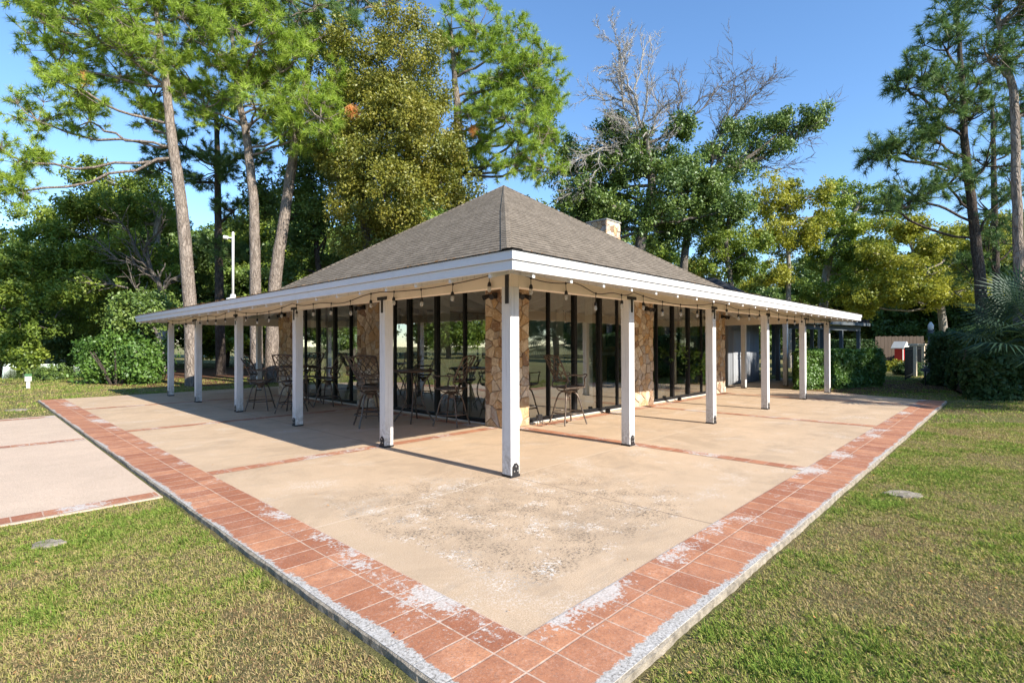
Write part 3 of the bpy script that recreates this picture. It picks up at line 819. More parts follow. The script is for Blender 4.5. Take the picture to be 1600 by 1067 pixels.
MB().box((fx - 0.46, fy - 0.44, czt + 0.001), (fx + 0.46, fy + 0.44, czt + 0.05)).build('chimney_cap', 'stonegrey', cm, bevel=0.01)
# interior partition with pale columns
MB().box((9.6, 9.2, 0.02), (12.3, 9.35, 2.9)).build('partition', 'intceil', PAV)

for cpx, cd in ((912, 13.2), (868, 15.5), (1062, 18.2), (690, 14.0)):
    q_ = W(cpx, 540, cd); cx_, cy_ = float(q_[0]), float(q_[1])
    MB().box((cx_ - 0.16, cy_ - 0.16, 0.021), (cx_ + 0.16, cy_ + 0.16, 3.05)).build('interior_column', 'intceil', PAV, bevel=0.01)
# wall lamps on the piers
def wlamp(x, y, z, k):
    a = (-1, 0) if k == 0 else (0, -1)
    m = MB().bar((x, y, z), (x + a[0] * 0.04, y + a[1] * 0.04, z), 0.11, 0.11)
    o = m.build('wall_lamp', 'black', PAV)
    for s in (-1, 1):
        e = (0, 0.07 * s) if k == 0 else (0.07 * s, 0)
        MB().tube([(x + a[0] * 0.04, y + a[1] * 0.04, z), (x + a[0] * 0.10 + e[0], y + a[1] * 0.10 + e[1], z - 0.005), (x + a[0] * 0.21 + e[0] * 1.5, y + a[1] * 0.21 + e[1] * 1.5, z - 0.05)], [0.018, 0.035, 0.052], 10).build('lamp_head', 'black', o)
wlamp(2.45, 2.75, 2.48, 0); wlamp(2.76, 2.45, 2.48, 1); wlamp(2.45, 7.42, 2.5, 0); wlamp(7.5, 2.45, 2.46, 1); wlamp(12.3, 2.45, 2.44, 1); wlamp(2.45, 12.1, 2.5, 0)

# ------------------------------------------------------------------ festoon lights
def festoon(k, stops, label):
    root = empty('string_light', (0, 0, 0))
    tag(root, label, 'string lights')
    f = (lambda a, z: (-0.105, a, z)) if k == 0 else (lambda a, z: (a, -0.105, z))
    pts = []; bulbs = []
    d_ = 0.19
    for i in range(len(stops) - 1):
        a, b = stops[i], stops[i + 1]; n = 24; sag = 0.06 + 0.05 * ((i * 37) % 3) / 2
        for j in range(n + (i == len(stops) - 2)):
            t = j / n
            z = a[1] * (1 - t) + b[1] * t - 4 * sag * t * (1 - t)
            if i % 2 == 1: z += 0.022 * math.sin(t * math.pi * 4)
            pts.append(f(a[0] * (1 - t) + b[0] * t, z))
    MB().tube(pts, 0.0065, 5).build('cable', 'black', root)
    L = 0; ax = 1 if k == 0 else 0; nxt = 0.30; cnt = 0
    for p, q in zip(pts, pts[1:]):
        d = abs(q[ax] - p[ax])
        while nxt <= L + d and nxt < 15:
            t = (nxt - L) / d; c = [p[i] + (q[i] - p[i]) * t for i in range(3)]
            sw = 0.012 * math.sin(cnt * 2.3)
            zz = c[2]; dl = 0.075 + 0.02 * ((cnt * 7) % 3)
            x, y = c[0] + (0 if k == 0 else sw), c[1] + (sw if k == 0 else 0)
            sk = MB().tube([(c[0], c[1], zz), (x, y, zz - dl)], 0.0045, 5)
            sk.lathe([(0.008, 0.015), (0.014, -0.015)], 8, tuple(c)).lathe([(0.010, 0), (0.021, -0.02), (0.024, -0.055)], 10, (x, y, zz - dl))
            so = sk.build('socket', 'black', root)
            MB().lathe([(0.015, -0.055), (0.021, -0.07), (0.025, -0.09), (0.021, -0.112), (0.009, -0.126)], 12, (x, y, zz - dl)).build('bulb', 'bulb', so, smooth=True)
            cnt += 1; nxt += 0.655 + 0.03 * math.sin(cnt)
        L += d
festoon(0, [(-0.05, 2.415), (2.64, 2.36), (5.72, 2.36), (8.86, 2.36), (11.94, 2.36), (14.6, 2.36)], 'black string of clear bulbs along the shaded left eave of the pavilion')
festoon(1, [(-0.05, 2.415), (1.05, 2.37), (2.61, 2.35), (5.68, 2.36), (8.79, 2.36), (11.88, 2.36), (14.5, 2.36)], 'black string of clear bulbs along the sunlit right eave of the pavilion')

# ------------------------------------------------------------------ camera mast on the roof
pb = W(364, 463, 13.3)
x, y = 0.6, float(pb[1])
k_ = (364 - 800) / FPX
# point on the skirt in the column of the mast
dxy = FW + RT * k_
t_ = (1.1 - CAM[0]) / dxy[0]
px_, py_ = 1.1, float(CAM[1] + dxy[1] * t_)
zr = roofpt(px_, py_)[2]
depth_ = t_
ztop = CAM[2] + depth_ * (539 - 362) / FPX
mast = tag(empty('camera_mast', (px_, py_, zr)), 'white pole with a small security camera near its top, standing on the far left eave', 'camera mast')
hh = ztop - zr
MB().lathe([(0.20, -0.05), (0.18, 0.04), (0.08, 0.07), (0.07, 0.16)], 14).build('base', 'white', mast, smooth=False)
MB().lathe([(0.035, 0.1), (0.035, hh), (0.02, hh + 0.02)], 14).build('pole', 'white', mast, smooth=True)
r_ = -RT
MB().tube([(0, 0, hh - 0.16), tuple(r_ * 0.17 + np.array([0, 0, hh - 0.16]))], 0.022, 8).build('arm', 'white', mast)
MB().tube([tuple(r_ * 0.15 + np.array([0, 0, hh - 0.16])), tuple(r_ * 0.27 + np.array([0, 0, hh - 0.14]))], [0.05, 0.058], 12).build('security_camera', 'white', mast)

# ------------------------------------------------------------------ bar stools and tables
def curve(pts, n=8):
    P = [np.array(p, float) for p in pts]; out = []
    for i in range(len(P) - 1):
        p0 = P[max(i - 1, 0)]; p1 = P[i]; p2 = P[i + 1]; p3 = P[min(i + 2, len(P) - 1)]
        for j in range(n):
            t = j / n
            out.append(tuple(0.5 * ((2 * p1) + (-p0 + p2) * t + (2 * p0 - 5 * p1 + 4 * p2 - p3) * t * t + (-p0 + 3 * p1 - 3 * p2 + p3) * t ** 3)))
    out.append(tuple(P[-1])); return out
def make_stool():
    r = empty('bar_stool')
    for i in range(4):
        a = math.pi / 4 + i * math.pi / 2
        c, s = math.cos(a), math.sin(a)
        pts = curve([(0.03 * c, 0.03 * s, 0.585), (0.13 * c, 0.13 * s, 0.575), (0.20 * c, 0.20 * s, 0.47), (0.28 * c, 0.28 * s, 0.20), (0.345 * c, 0.345 * s, 0.008)], 5)
        MB().tube(pts, 0.0145, 7).build('leg', 'bronze', r, smooth=True)
    ring = [(0.275 * math.cos(t), 0.275 * math.sin(t), 0.215) for t in np.linspace(0, 2 * math.pi, 28, endpoint=False)]
    MB().tube(ring, 0.0125, 7, closed=True).build('foot_ring', 'bronze', r, smooth=True)
    hub = MB().lathe([(0.05, 0.50), (0.055, 0.56), (0.10, 0.60), (0.10, 0.615)], 14)
    for s in (-1, 1):
        hub.tube(curve([(0.17, 0.12 * s, 0.655), (0.12, 0.10 * s, 0.61), (0.0, 0.09 * s, 0.60), (-0.12, 0.10 * s, 0.61), (-0.17, 0.12 * s, 0.655)], 4), 0.011, 6)
    hub.build('swivel', 'bronze', r)
    # lattice seat
    st = MB()
    rim_ = [(0.235, -0.2, .68), (0.25, 0, .685), (0.235, 0.2, .68), (0.17, 0.235, .675), (0, 0.245, .665), (-0.18, 0.225, .67), (-0.225, 0, .675), (-0.18, -0.225, .67), (0, -0.245, .665), (0.17, -0.235, .675)]
    st.tube(rim_, 0.014, 7, closed=True)
    for q in np.linspace(-0.2, 0.2, 9):
        st.bar((-0.20, q, 0.672), (0.235, q, 0.682), 0.017, 0.008)
    for q in np.linspace(-0.15, 0.2, 7):
        st.bar((q, -0.225, 0.674), (q, 0.225, 0.674), 0.014, 0.006)
    st.build('seat', 'bronze', r)
    # reclined lattice back
    def bp(a, b):      # a across, b 0..1 up the back
        return (-0.21 - 0.17 * b - 0.05 * b * b + 0.06 * (abs(a) / 0.22) ** 2, a * (1 + 0.06 * b), 0.80 + 0.44 * b)
    bk = MB()
    for s in (-1, 1):
        bk.tube(curve([(-0.19, 0.215 * s, 0.67), (-0.195, 0.218 * s, 0.74)] + [bp(0.215 * s, q) for q in (0, 0.33, 0.66, 1.0)], 4), 0.0135, 7)
    for b, dz in ((0.0, 0), (1.0, 0.018)):
        bk.tube([(bp(a, b)[0], bp(a, b)[1], bp(a, b)[2] + dz * (1 - (a / 0.215) ** 2)) for a in np.linspace(-0.215, 0.215, 9)], 0.0135, 7)
    for i in range(4):
        for sg in (1, -1):
            c0 = -0.16 + 0.107 * i
            pts = [bp(max(-0.212, min(0.212, c0 + sg * 0.052 * math.sin(t * math.pi * 3))), t) for t in np.linspace(0, 1, 22)]
            bk.tube(pts, 0.0085, 5)
    for s in (-0.213, 0.213):
        pass
    bk.build('backrest', 'bronze', r, smooth=True)
    for s in (-1, 1):
        MB().tube(curve([bp(0.215 * s, 0.22), (-0.08, 0.255 * s, 0.905), (0.12, 0.265 * s, 0.90), (0.205, 0.262 * s, 0.915), (0.23, 0.26 * s, 0.89), (0.185, 0.255 * s, 0.83), (0.205, 0.238 * s, 0.75), (0.20, 0.225 * s, 0.675)], 5), 0.0125, 7).build('armrest', 'bronze', r, smooth=True)
    return r
stool0 = make_stool()
def face(dx, dy):   # direction given in camera right / forward terms
    v = RT * dx + FW * dy; return math.atan2(v[1], v[0])
stools = [
    ('bronze patio bar stool standing alone in the sun before the right glass doors', (3.72, 2.02), face(0.8, 0.45), 'stand'),
    ('bar stool with its high lattice back turned left, beside the second post', (0.92, 4.62), face(0.85, 0.45), 'near'),
    ('bar stool behind the second post with its oval lattice back facing the camera', (1.35, 5.25), face(0.15, 1.0), 'near'),
    ('bar stool right of the nearer bar table, its back toward the corner pier', (2.02, 3.52), face(-0.85, 0.35), 'near'),
    ('leftmost bar stool with reclined back, next to the post with the grey conduit', (0.45, 8.75), face(0.95, 0.1), 'far'),
    ('bar stool half hidden by the third post with its lattice back square to the camera', (0.75, 7.72), face(0.1, 1.0), 'far'),
    ('bar stool between the third post and the glass, its back leaning right', (2.0, 8.42), face(-0.95, 0.1), 'far'),
    ('bar stool mostly hidden behind the third post, at the far side of its table', (1.9, 9.4), face(-0.3, -0.9), 'far'),
]
GRP = 'bronze lattice bar stools on the covered patio'
for i, (lb, (sx_, sy_), rz, _) in enumerate(stools):
    o = stool0 if i == 0 else copy_tree(stool0)
    o.location = (sx_, sy_, 0.0045 if i == 0 else 0.004); o.rotation_euler = (0, 0, rz); o.scale = (1.07, 1.07, 1.07)
    tag(o, lb, 'bar stool', GRP)
def make_table():
    r = empty('bar_table')
    tp = MB().tube([(0.45 * math.cos(t), 0.45 * math.sin(t), 1.03) for t in np.linspace(0, 2 * math.pi, 32, endpoint=False)], 0.018, 7, closed=True)
    for q in np.linspace(-0.4, 0.4, 15):
        w = math.sqrt(0.445 ** 2 - q * q)
        tp.bar((-w, q, 1.035), (w, q, 1.035), 0.03, 0.008); tp.bar((q, -w, 1.03), (q, w, 1.03), 0.018, 0.006)
    tp.build('tabletop', 'bronze', r)
    for i in range(4):
        a = math.pi / 4 + i * math.pi / 2; c, s = math.cos(a), math.sin(a)
        MB().tube(curve([(0.36 * c, 0.36 * s, 1.02), (0.22 * c, 0.22 * s, 0.80), (0.15 * c, 0.15 * s, 0.52), (0.24 * c, 0.24 * s, 0.25), (0.40 * c, 0.40 * s, 0.008)], 6), 0.015, 7).build('leg', 'bronze', r, smooth=True)
    MB().tube([(0.19 * math.cos(t), 0.19 * math.sin(t), 0.32) for t in np.linspace(0, 2 * math.pi, 20, endpoint=False)], 0.011, 6, closed=True).build('brace_ring', 'bronze', r, smooth=True)
    return r
tb0 = make_table(); tb0.location = (1.85, 4.50, 0.004); tag(tb0, 'round bronze bar table between the second post and the left glass wall', 'table', 'bronze bar tables')
tb1 = copy_tree(tb0); tb1.location = (1.25, 8.55, 0.004); tag(tb1, 'bar table farther back behind the third post, ringed by four stools', 'table', 'bronze bar tables')

# door stops in front of the right windows, small floodlight at the corner pier
for i, (u, v, lb) in enumerate(((5.66, 2.38, 'small black door stop at the foot of the glass left of the middle stone pier'), (9.2, 2.38, 'small black door stop at the foot of the glass right of the middle stone pier'))):
    o = MB().box((-0.05, -0.04, 0.005), (0.05, 0.04, 0.06)).box((-0.035, -0.05, 0.06), (0.035, 0.03, 0.10)).build('door_stop', 'black', None, bevel=0.006, loc=(u, v, 0.004))
    tag(o, lb, 'door stop', 'door stops')
fl = tag(empty('floodlight', (3.22, 2.33, 0.004), 0.2), 'small black floodlight on a wire stand beside the corner stone pier', 'floodlight')
MB().box((-0.08, -0.03, 0.09), (0.08, 0.03, 0.20)).build('lamp_head', 'black', fl, bevel=0.008)
MB().tube([(-0.09, 0, 0.14), (-0.10, -0.02, 0.0), (-0.10, -0.12, 0.008)], 0.007, 5).tube([(0.09, 0, 0.14), (0.10, -0.02, 0.0), (0.10, -0.12, 0.008)], 0.007, 5).build('stand', 'black', fl)

# ------------------------------------------------------------------ grey annex behind the pavilion
ANX = tag(empty('annex'), 'dark grey sided annex with two doors behind the right end of the pavilion', 'building')
AX0, AX1, AY0, AY1 = 15.6, 18.9, 3.55, 13.5
wl = MB().box((AX0, AY0, 0), (AX1, AY0 + 0.15, 2.72)).box((AX0, AY0 + 0.15, 0), (AX0 + 0.15, AY1, 2.72)).box((AX1 - 0.15, AY0 + 0.15, 0), (AX1, AY1, 2.72)).box((AX0 + 0.15, AY1 - 0.15, 0), (AX1 - 0.15, AY1, 2.72))
for i in range(22):
    xx = AX0 + 0.05 + i * 0.155
    if 16.0 < xx < 17.85: continue
    wl.box((xx, AY0 - 0.012, 0.02), (xx + 0.03, AY0 + 0.001, 2.7))
wl.build('wall', 'greywall', ANX)
for i, (a, b) in enumerate(((16.05, 16.9), (16.98, 17.83))):
    d = MB().box((a, AY0 - 0.035, 0.02), (b, AY0 - 0.002, 2.08))
    for zz in (0.3, 1.15): d.box((a + 0.15, AY0 - 0.043, zz), (b - 0.15, AY0 - 0.034, zz + 0.65))
    do = d.build('door', 'greydoor', ANX, bevel=0.006)
    hx = b - 0.09 if i == 0 else a + 0.09
    MB().tube([(hx, AY0 - 0.03, 1.03), (hx, AY0 - 0.09, 1.03), (hx + (-0.1 if i == 0 else 0.1), AY0 - 0.09, 1.03)], 0.014, 6).lathe([(0.03, 1.12), (0.03, 1.17)], 8, (hx, AY0 - 0.05, 0)).build('handle', 'black', do)
MB().tube([(17.2, AY0 - 0.036, 1.55), (17.2, AY0 - 0.05, 1.55)], 0.09, 14).build('door_plaque', 'black', ANX)
MB().box((16.85, AY0 - 0.12, 2.2), (17.03, AY0 - 0.001, 2.42)).build('wall_lamp', 'black', ANX, bevel=0.01)
r2 = MB(); o_ = 0.5; zE, zR = 2.75, 4.35; mx_ = (AX0 + AX1) / 2; infos = []
c0, c1, c2, c3 = (AX0 - o_, AY0 - 1.3, zE), (AX1 + o_, AY0 - 1.3, zE), (AX1 + o_, AY1 + o_, zE), (AX0 - o_, AY1 + o_, zE)
e0, e1 = (mx_, AY0 + 1.2, zR), (mx_, AY1 - 1.5, zR)
for p in ([c0, c1, e0], [c1, c2, e1, e0], [c2, c3, e1], [c3, c0, e0, e1]): r2.poly(p)
r2.build('roof', 'shingle_dark', ANX, uvs=lambda i, co: (co.x + co.y, co.z * 2))
MB().box((AX0 - o_, AY0 - 1.3, zE - 0.14), (AX1 + o_, AY0 - 1.26, zE - 0.01)).box((AX1 + o_ - 0.04, AY0 - 1.26, zE - 0.14), (AX1 + o_, AY1, zE - 0.01)).build('fascia_board', 'darktrim', ANX)

# covered walkway to the right
WKW = tag(empty('covered_walkway'), 'low slate grey covered walkway with square posts beyond the hedge', 'walkway')
A = W(1215, 507, 22.5); Bp = W(1345, 513, 28.0)
A[2] = Bp[2] = 0
dv = Vector((Bp - A)).normalized(); nv = Vector((-dv.y, dv.x, 0))
if nv.dot(Vector(FW)) < 0: nv = -nv
A = Vector(A); Bp = Vector(Bp)
zt = 2.62
rf = MB()
def sheet(m, z0, z1, off0, off1, ext=0.0):
    p = [A - dv * ext + nv * off0, Bp + dv * ext + nv * off0, Bp + dv * ext + nv * off1, A - dv * ext + nv * off1]
    m.prism([(q.x, q.y) for q in p], z0, z1)
sheet(rf, zt + 0.02, zt + 0.20, -0.3, 2.8, 0.3)
rf.build('roof', 'shingle_dark', WKW)
fb = MB(); sheet(fb, zt - 0.13, zt + 0.02, -0.34, -0.28, 0.3); fb.build('fascia_board', 'darktrim', WKW)
be = MB(); sheet(be, zt - 0.38, zt - 0.14, 0.0, 0.14); be.build('beam', 'darktrim', WKW)
Lw = (Bp - A).length
for i in range(5):
    for off in (0.07, 2.4):
        q = A + dv * (0.15 + (Lw - 0.3) * i / 4) + nv * off
        MB().box((q.x - 0.08, q.y - 0.08, GZ), (q.x + 0.08, q.y + 0.08, zt - 0.38 if off < 1 else zt + 0.02)).build('post', 'darktrim', WKW, bevel=0.006)

# ------------------------------------------------------------------ vegetation
def unit(n, rng=RNG):
    v = rng.normal(size=(n, 3)); return v / np.linalg.norm(v, axis=1, keepdims=True)
def quads(C, size, nrm, asp=0.5):
    n = len(C)
    a = np.cross(nrm, unit(n)); a /= np.linalg.norm(a, axis=1, keepdims=True) + 1e-9
    b = np.cross(nrm, a)
    s = size[:, None]
    V = np.empty((n, 4, 3))
    fold = nrm * s * 0.18
    V[:, 0] = C - a * s; V[:, 1] = C + b * s * asp + fold; V[:, 2] = C + a * s; V[:, 3] = C - b * s * asp + fold
    return V.reshape(-1, 3)
DENS = 3.7
def blob_clumps(blobs, dens, rc):
    """blobs: (centre, radii) -> clump centres, outward directions, tints"""
    P, D, T, SUB = [], [], [], []
    for c, r in blobs:
        c = np.array(c, float); r = np.array(r, float) if hasattr(r, '__len__') else np.array([r, r, r], float)
        area = 4 * math.pi * (r[0] * r[1] + r[0] * r[2] + r[1] * r[2]) / 3
        ns = max(9, int(2.0 * area / (2.2 * (0.22 * r.mean() + 0.5) ** 2 * 4)))
        for _ in range(ns):
            d = unit(1)[0]; rad = 0.35 + 0.65 * RNG.random() ** 0.6
            sc_ = c + d * r * rad
            sr = (0.22 * r.mean() + 0.45) * (0.65 + 0.6 * RNG.random())
            tt = RNG.normal(0.5, 0.13)
            k = max(8, int(DENS * dens * sr * sr * 9))
            dd = unit(k); q = sc_ + dd * sr * (RNG.random((k, 1)) ** 0.45) * np.array([1.15, 1.15, 0.75])
            P.append(q); D.append(dd * 0.6 + d * 0.6 + np.array([0, 0, 0.35])); T.append(np.full(k, tt)); SUB.append(sc_)
    return np.vstack(P), np.vstack(D), np.concatenate(T), SUB
def foliage(name, blobs, m, parent, dens=1.0, rc=0.34, per=26, size=0.085, asp=0.55):
    P, D, T, SUB = blob_clumps(blobs, dens, rc)
    k = len(P); size *= 0.80; per = int(per * 1.5)
    C = np.repeat(P, per, 0) + unit(k * per) * rc * (RNG.random((k * per, 1)) ** 0.5)
    nr = np.repeat(D, per, 0) * 0.55 + unit(k * per) * 0.8
    nr /= np.linalg.norm(nr, axis=1, keepdims=True)
    t = np.repeat(T, per) + np.repeat(RNG.normal(0, 0.08, k), per) + RNG.normal(0, 0.10, k * per)
    sz = size * RNG.uniform(0.6, 1.3, k * per)
    o = np_mesh(name, quads(C, sz, nr, asp), 4, m, t, parent)
    return o, SUB
def wob(a, b, n, amp):
    a = np.array(a, float); b = np.array(b, float); L = np.linalg.norm(b - a)
    out = [a + (b - a) * i / n + (unit(1)[0] * amp * L * math.sin(math.pi * i / n) if 0 < i < n else 0) for i in range(n + 1)]
    return out
def densify(path, rad, n=5, amp=0.012):
    pts = curve(path, n); R = np.interp(np.linspace(0, len(rad) - 1, len(pts)), range(len(rad)), rad)
    pts = [np.array(p) + unit(1)[0] * amp * (0 < i < len(pts) - 1) for i, p in enumerate(pts)]
    return pts, list(R)
def limbs(mb, anchors, targets, r0=0.09, r1=0.02, n=6, amp=0.07, sides=6):
    for t in targets:
        a = anchors[int(RNG.integers(len(anchors)))] if not isinstance(anchors, np.ndarray) else anchors
        L = np.linalg.norm(np.array(t) - np.array(a))
        mid = (np.array(a) * 0.45 + np.array(t) * 0.55) + np.array([0, 0, -0.10 * L * RNG.random()])
        pts = curve([a, mid, t], n // 2)
        pts = [np.array(p) + (unit(1)[0] * amp * L * 0.25 if 0 < i < len(pts) - 1 else 0) for i, p in enumerate(pts)]
        mb.tube(pts, list(np.linspace(r0, r1, len(pts))), sides, cap=False)
def near_anchor(path, t, low=0.3):
    """trunk point that a limb to t leaves from: a little below t"""
    P = np.array(path); k0 = int(len(P) * low); Q = P[k0:]
    d = np.linalg.norm(Q - np.array(t), axis=1) + np.maximum(0, Q[:, 2] - t[2] + 0.6) * 3
    return Q[int(np.argmin(d))]
def root_local(base): return np.array([float(base[0]), float(base[1]), GZ - 0.03])

def broadleaf(name, path, rads, blobs, leafm, barkm, label, cat='tree', group=None, dens=1.0, size=0.085, per=26, rc=0.34, twig=0.4, low=0.35):
    base = root_local(path[0]); root = tag(empty(name, base), label, cat, group)
    path = [np.array([path[0][0], path[0][1], base[2]])] + [np.array(p) for p in path[1:]]
    lp = [p - base for p in path]; bl_ = [(np.array(c) - base, r) for c, r in blobs]
    pts, R = densify(lp, rads)
    mb = MB(); mb.tube(pts, R, 10, cap=False)
    crown, SUB = foliage('crown', bl_, leafm, root, dens, rc, per, size)
    for (c, r) in bl_:
        a = near_anchor(pts, c, low)
        limbs(mb, a, [c], max(0.05, R[-1] * 0.9), 0.045, 8)
    cs = np.array([c for c, r in bl_])
    for s in SUB:
        if RNG.random() < twig:
            c = cs[int(np.argmin(np.linalg.norm(cs - s, axis=1)))]
            limbs(mb, c, [s], 0.04, 0.012, 6, sides=5)
    mb.build('trunk', barkm, root, smooth=True)
    return root

def needles(name, tips, dirs, m, parent, per=46, L=0.26, w=0.011, tint=0.5):
    k = len(tips)
    C = np.repeat(tips, per, 0); D = np.repeat(dirs, per, 0)
    # needles spring from the last stretch of the twig
    C = C - D * (RNG.random((k * per, 1)) * 0.22)
    nd = D * RNG.uniform(0.1, 1.1, (k * per, 1)) + unit(k * per) * 0.95 + np.array([0, 0, 0.10])
    nd /= np.linalg.norm(nd, axis=1, keepdims=True)
    sd = np.cross(nd, unit(k * per)); sd /= np.linalg.norm(sd, axis=1, keepdims=True) + 1e-9
    ln = L * RNG.uniform(0.6, 1.15, (k * per, 1))
    V = np.empty((k * per, 3, 3)); V[:, 0] = C - sd * w; V[:, 1] = C + sd * w; V[:, 2] = C + nd * ln + np.array([0, 0, -0.03])
    t = np.repeat(RNG.normal(tint, 0.14, k), per) + RNG.normal(0, 0.1, k * per)
    return np_mesh(name, V.reshape(-1, 3), 3, m, t, parent)

def pine(path, rads, blobs, label, needle='needle', bark='bark_pine', group=None, tufts=11.0, per=60, L=0.27, low=0.45, w=0.011, brown=None, sub=1.0):
    base = root_local(path[0]); root = tag(empty('pine_tree', base), label, 'pine tree', group)
    path = [np.array([path[0][0], path[0][1], base[2]])] + [np.array(p) for p in path[1:]]
    lp = [p - base for p in path]
    pts, R = densify(lp, rads, 6)
    mb = MB(); mb.tube(pts, R, 12, cap=False)
    TP, TD = [], []
    for c, r in blobs:
        c = np.array(c) - base; r = np.array(r, float) if hasattr(r, '__len__') else np.array([r] * 3, float)
        a = near_anchor(pts, c, low)
        limbs(mb, a, [c], max(0.045, min(0.11, R[-1] * 0.8)), 0.04, 8, 0.10)
        area = (r[0] * r[1] + r[0] * r[2] + r[1] * r[2]) / 3
        nsub = max(8, int(area * 6.0 * sub))
        for _ in range(nsub):
            d = unit(1)[0]; s = c + d * r * (0.35 + 0.6 * RNG.random())
            s[2] += 0.15
            limbs(mb, c, [s], 0.035, 0.012, 6, 0.10, 5)
            nt_ = max(3, int(tufts * (0.6 + 0.8 * RNG.random())))
            for _ in range(nt_):
                d2 = unit(1)[0] * np.array([1, 1, 0.7]) + d * 0.5 + np.array([0, 0, 0.35]); d2 /= np.linalg.norm(d2)
                e = s + d2 * RNG.uniform(0.25, 0.75)
                mb.tube([tuple(s), tuple((s + e) / 2 + unit(1)[0] * 0.04), tuple(e)], [0.012, 0.009, 0.006], 4, cap=False)
                TP.append(e); TD.append(d2)
    needles('crown', np.array(TP), np.array(TD), needle, root, per, L * 1.12, w)
    if brown is not None:
        q = np.array([np.array(brown) - base + unit(1)[0] * 0.14 for _ in range(9)])
        needles('dead_tuft', q, unit(9) * 0.3 + np.array([0.3, -0.3, -0.6]), 'needle_brown', root, 50, 0.26, 0.012, 0.6)
    mb.build('trunk', bark, root, smooth=True)
    return root

def bare(mb, a, b, r0, depth, spread=0.55, n=5):
    """recursive bare branch from a to b"""
    a = np.array(a); b = np.array(b); L = np.linalg.norm(b - a)
    pts = [a]
    k = max(3, n)
    for i in range(1, k + 1):
        p = a + (b - a) * i / k + (unit(1)[0] * L * 0.055 if i < k else 0); pts.append(p)
    rr = list(np.linspace(r0, r0 * 0.4, len(pts)))
    mb.tube(pts, rr, 6 if r0 > 0.03 else 4, cap=False)
    if depth <= 0: return
    for i in range(1, len(pts)):
        for _ in range(2 if depth > 1 else 3):
            d = (b - a) / L + unit(1)[0] * spread * 1.35
            d /= np.linalg.norm(d); l2 = L * RNG.uniform(0.28, 0.5)
            bare(mb, pts[i], pts[i] + d * l2, max(rr[i] * 0.6, 0.012), depth - 1, spread * 1.05, 4)
def ell(px, py, d, rx, ry, rz=None):
    rx *= 1.08; ry *= 1.08
    """blob at pixel centre with pixel radii, depth radius rz metres"""
    return (W(px, py, d), np.array([rx * d / FPX, (rz if rz else rx * d / FPX), ry * d / FPX]) if rz else np.array([rx * d / FPX * 0.95, rx * d / FPX * 0.95, ry * d / FPX]))
def tp(pts, d): return [G(pts[0][0], pts[0][1], GZ) if pts[0][1] > 574 else W(pts[0][0], 540, d)] + [W(x, y, (d if not hasattr(d, '__len__') else d[i + 1])) for i, (x, y) in enumerate(pts[1:])]
def gd(px, py):
    return float((G(px, py, GZ) - CAM) @ FW)

# --- tall pines left of the pavilion
d1 = gd(300, 603)
pine(tp([(302, 603), (297, 480), (284, 330), (268, 210), (258, 120), (246, 30), (240, -40)], d1), [0.30, 0.25, 0.22, 0.18, 0.14, 0.10, 0.07],
     [ell(150, 60, d1, 75, 40), ell(70, 60, d1 + 1, 50, 40), ell(220, 50, d1 - 1, 60, 40), ell(120, 140, d1 - 1, 60, 35), ell(60, 190, d1, 40, 28), ell(190, 120, d1 + 2, 55, 40), ell(250, -20, d1, 80, 40),
      ell(30, 250, d1 - 1.5, 36, 22), ell(15, 300, d1 - 1.5, 30, 20), ell(100, 0, d1, 90, 40), ell(90, 100, d1, 60, 36), ell(200, 90, d1 - 1, 60, 36), ell(160, 10, d1 - 1, 70, 36), ell(60, 20, d1, 50, 30), ell(230, 190, d1 + 1, 34, 24), ell(140, 190, d1, 34, 22), ell(330, 20, d1 + 1, 60, 40), ell(240, 150, d1 + 1, 40, 30)],
     'tall leaning pine nearest the left eave end, its long bare limb reaching left', 'needle', brown=W(133, 125, d1 - 1), tufts=9)
d2 = gd(401, 600)
pine(tp([(401, 600), (399, 450), (397, 330), (390, 255), (384, 205), (372, 150), (366, 90), (360, 30)], d2), [0.27, 0.22, 0.19, 0.17, 0.15, 0.12, 0.09, 0.06],
     [ell(330, 75, d2 - 1, 60, 40), ell(400, 70, d2 - 1.5, 60, 42), ell(460, 95, d2 - 1, 50, 42), ell(300, 130, d2, 45, 30), ell(420, 20, d2, 80, 35), ell(340, 10, d2, 70, 30), ell(500, 185, d2 - 1.5, 42, 36), ell(460, 215, d2 - 1, 34, 28), ell(440, 150, d2, 45, 28), ell(350, 150, d2 + 1, 40, 24), ell(300, 60, d2, 50, 40), ell(370, 110, d2, 60, 36), ell(450, 50, d2, 55, 40), ell(500, 60, d2, 40, 40), ell(280, 20, d2, 50, 30), ell(520, 140, d2, 30, 26), ell(400, 170, d2 - 1, 50, 26), ell(470, 150, d2 - 1, 40, 30), ell(320, 170, d2, 40, 22), ell(430, 100, d2, 60, 30)],
     'tall pine with a forked bright green crown, right behind the white camera pole', 'needle', brown=W(552, 175, d2 - 1.4), tufts=10)
d3 = 27.5
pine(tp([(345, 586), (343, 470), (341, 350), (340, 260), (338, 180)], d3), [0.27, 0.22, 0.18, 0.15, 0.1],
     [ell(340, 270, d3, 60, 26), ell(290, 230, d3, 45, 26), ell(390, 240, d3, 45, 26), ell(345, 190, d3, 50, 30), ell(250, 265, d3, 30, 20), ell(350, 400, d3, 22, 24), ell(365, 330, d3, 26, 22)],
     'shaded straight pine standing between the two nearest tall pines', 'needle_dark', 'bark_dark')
d4 = gd(424, 598)
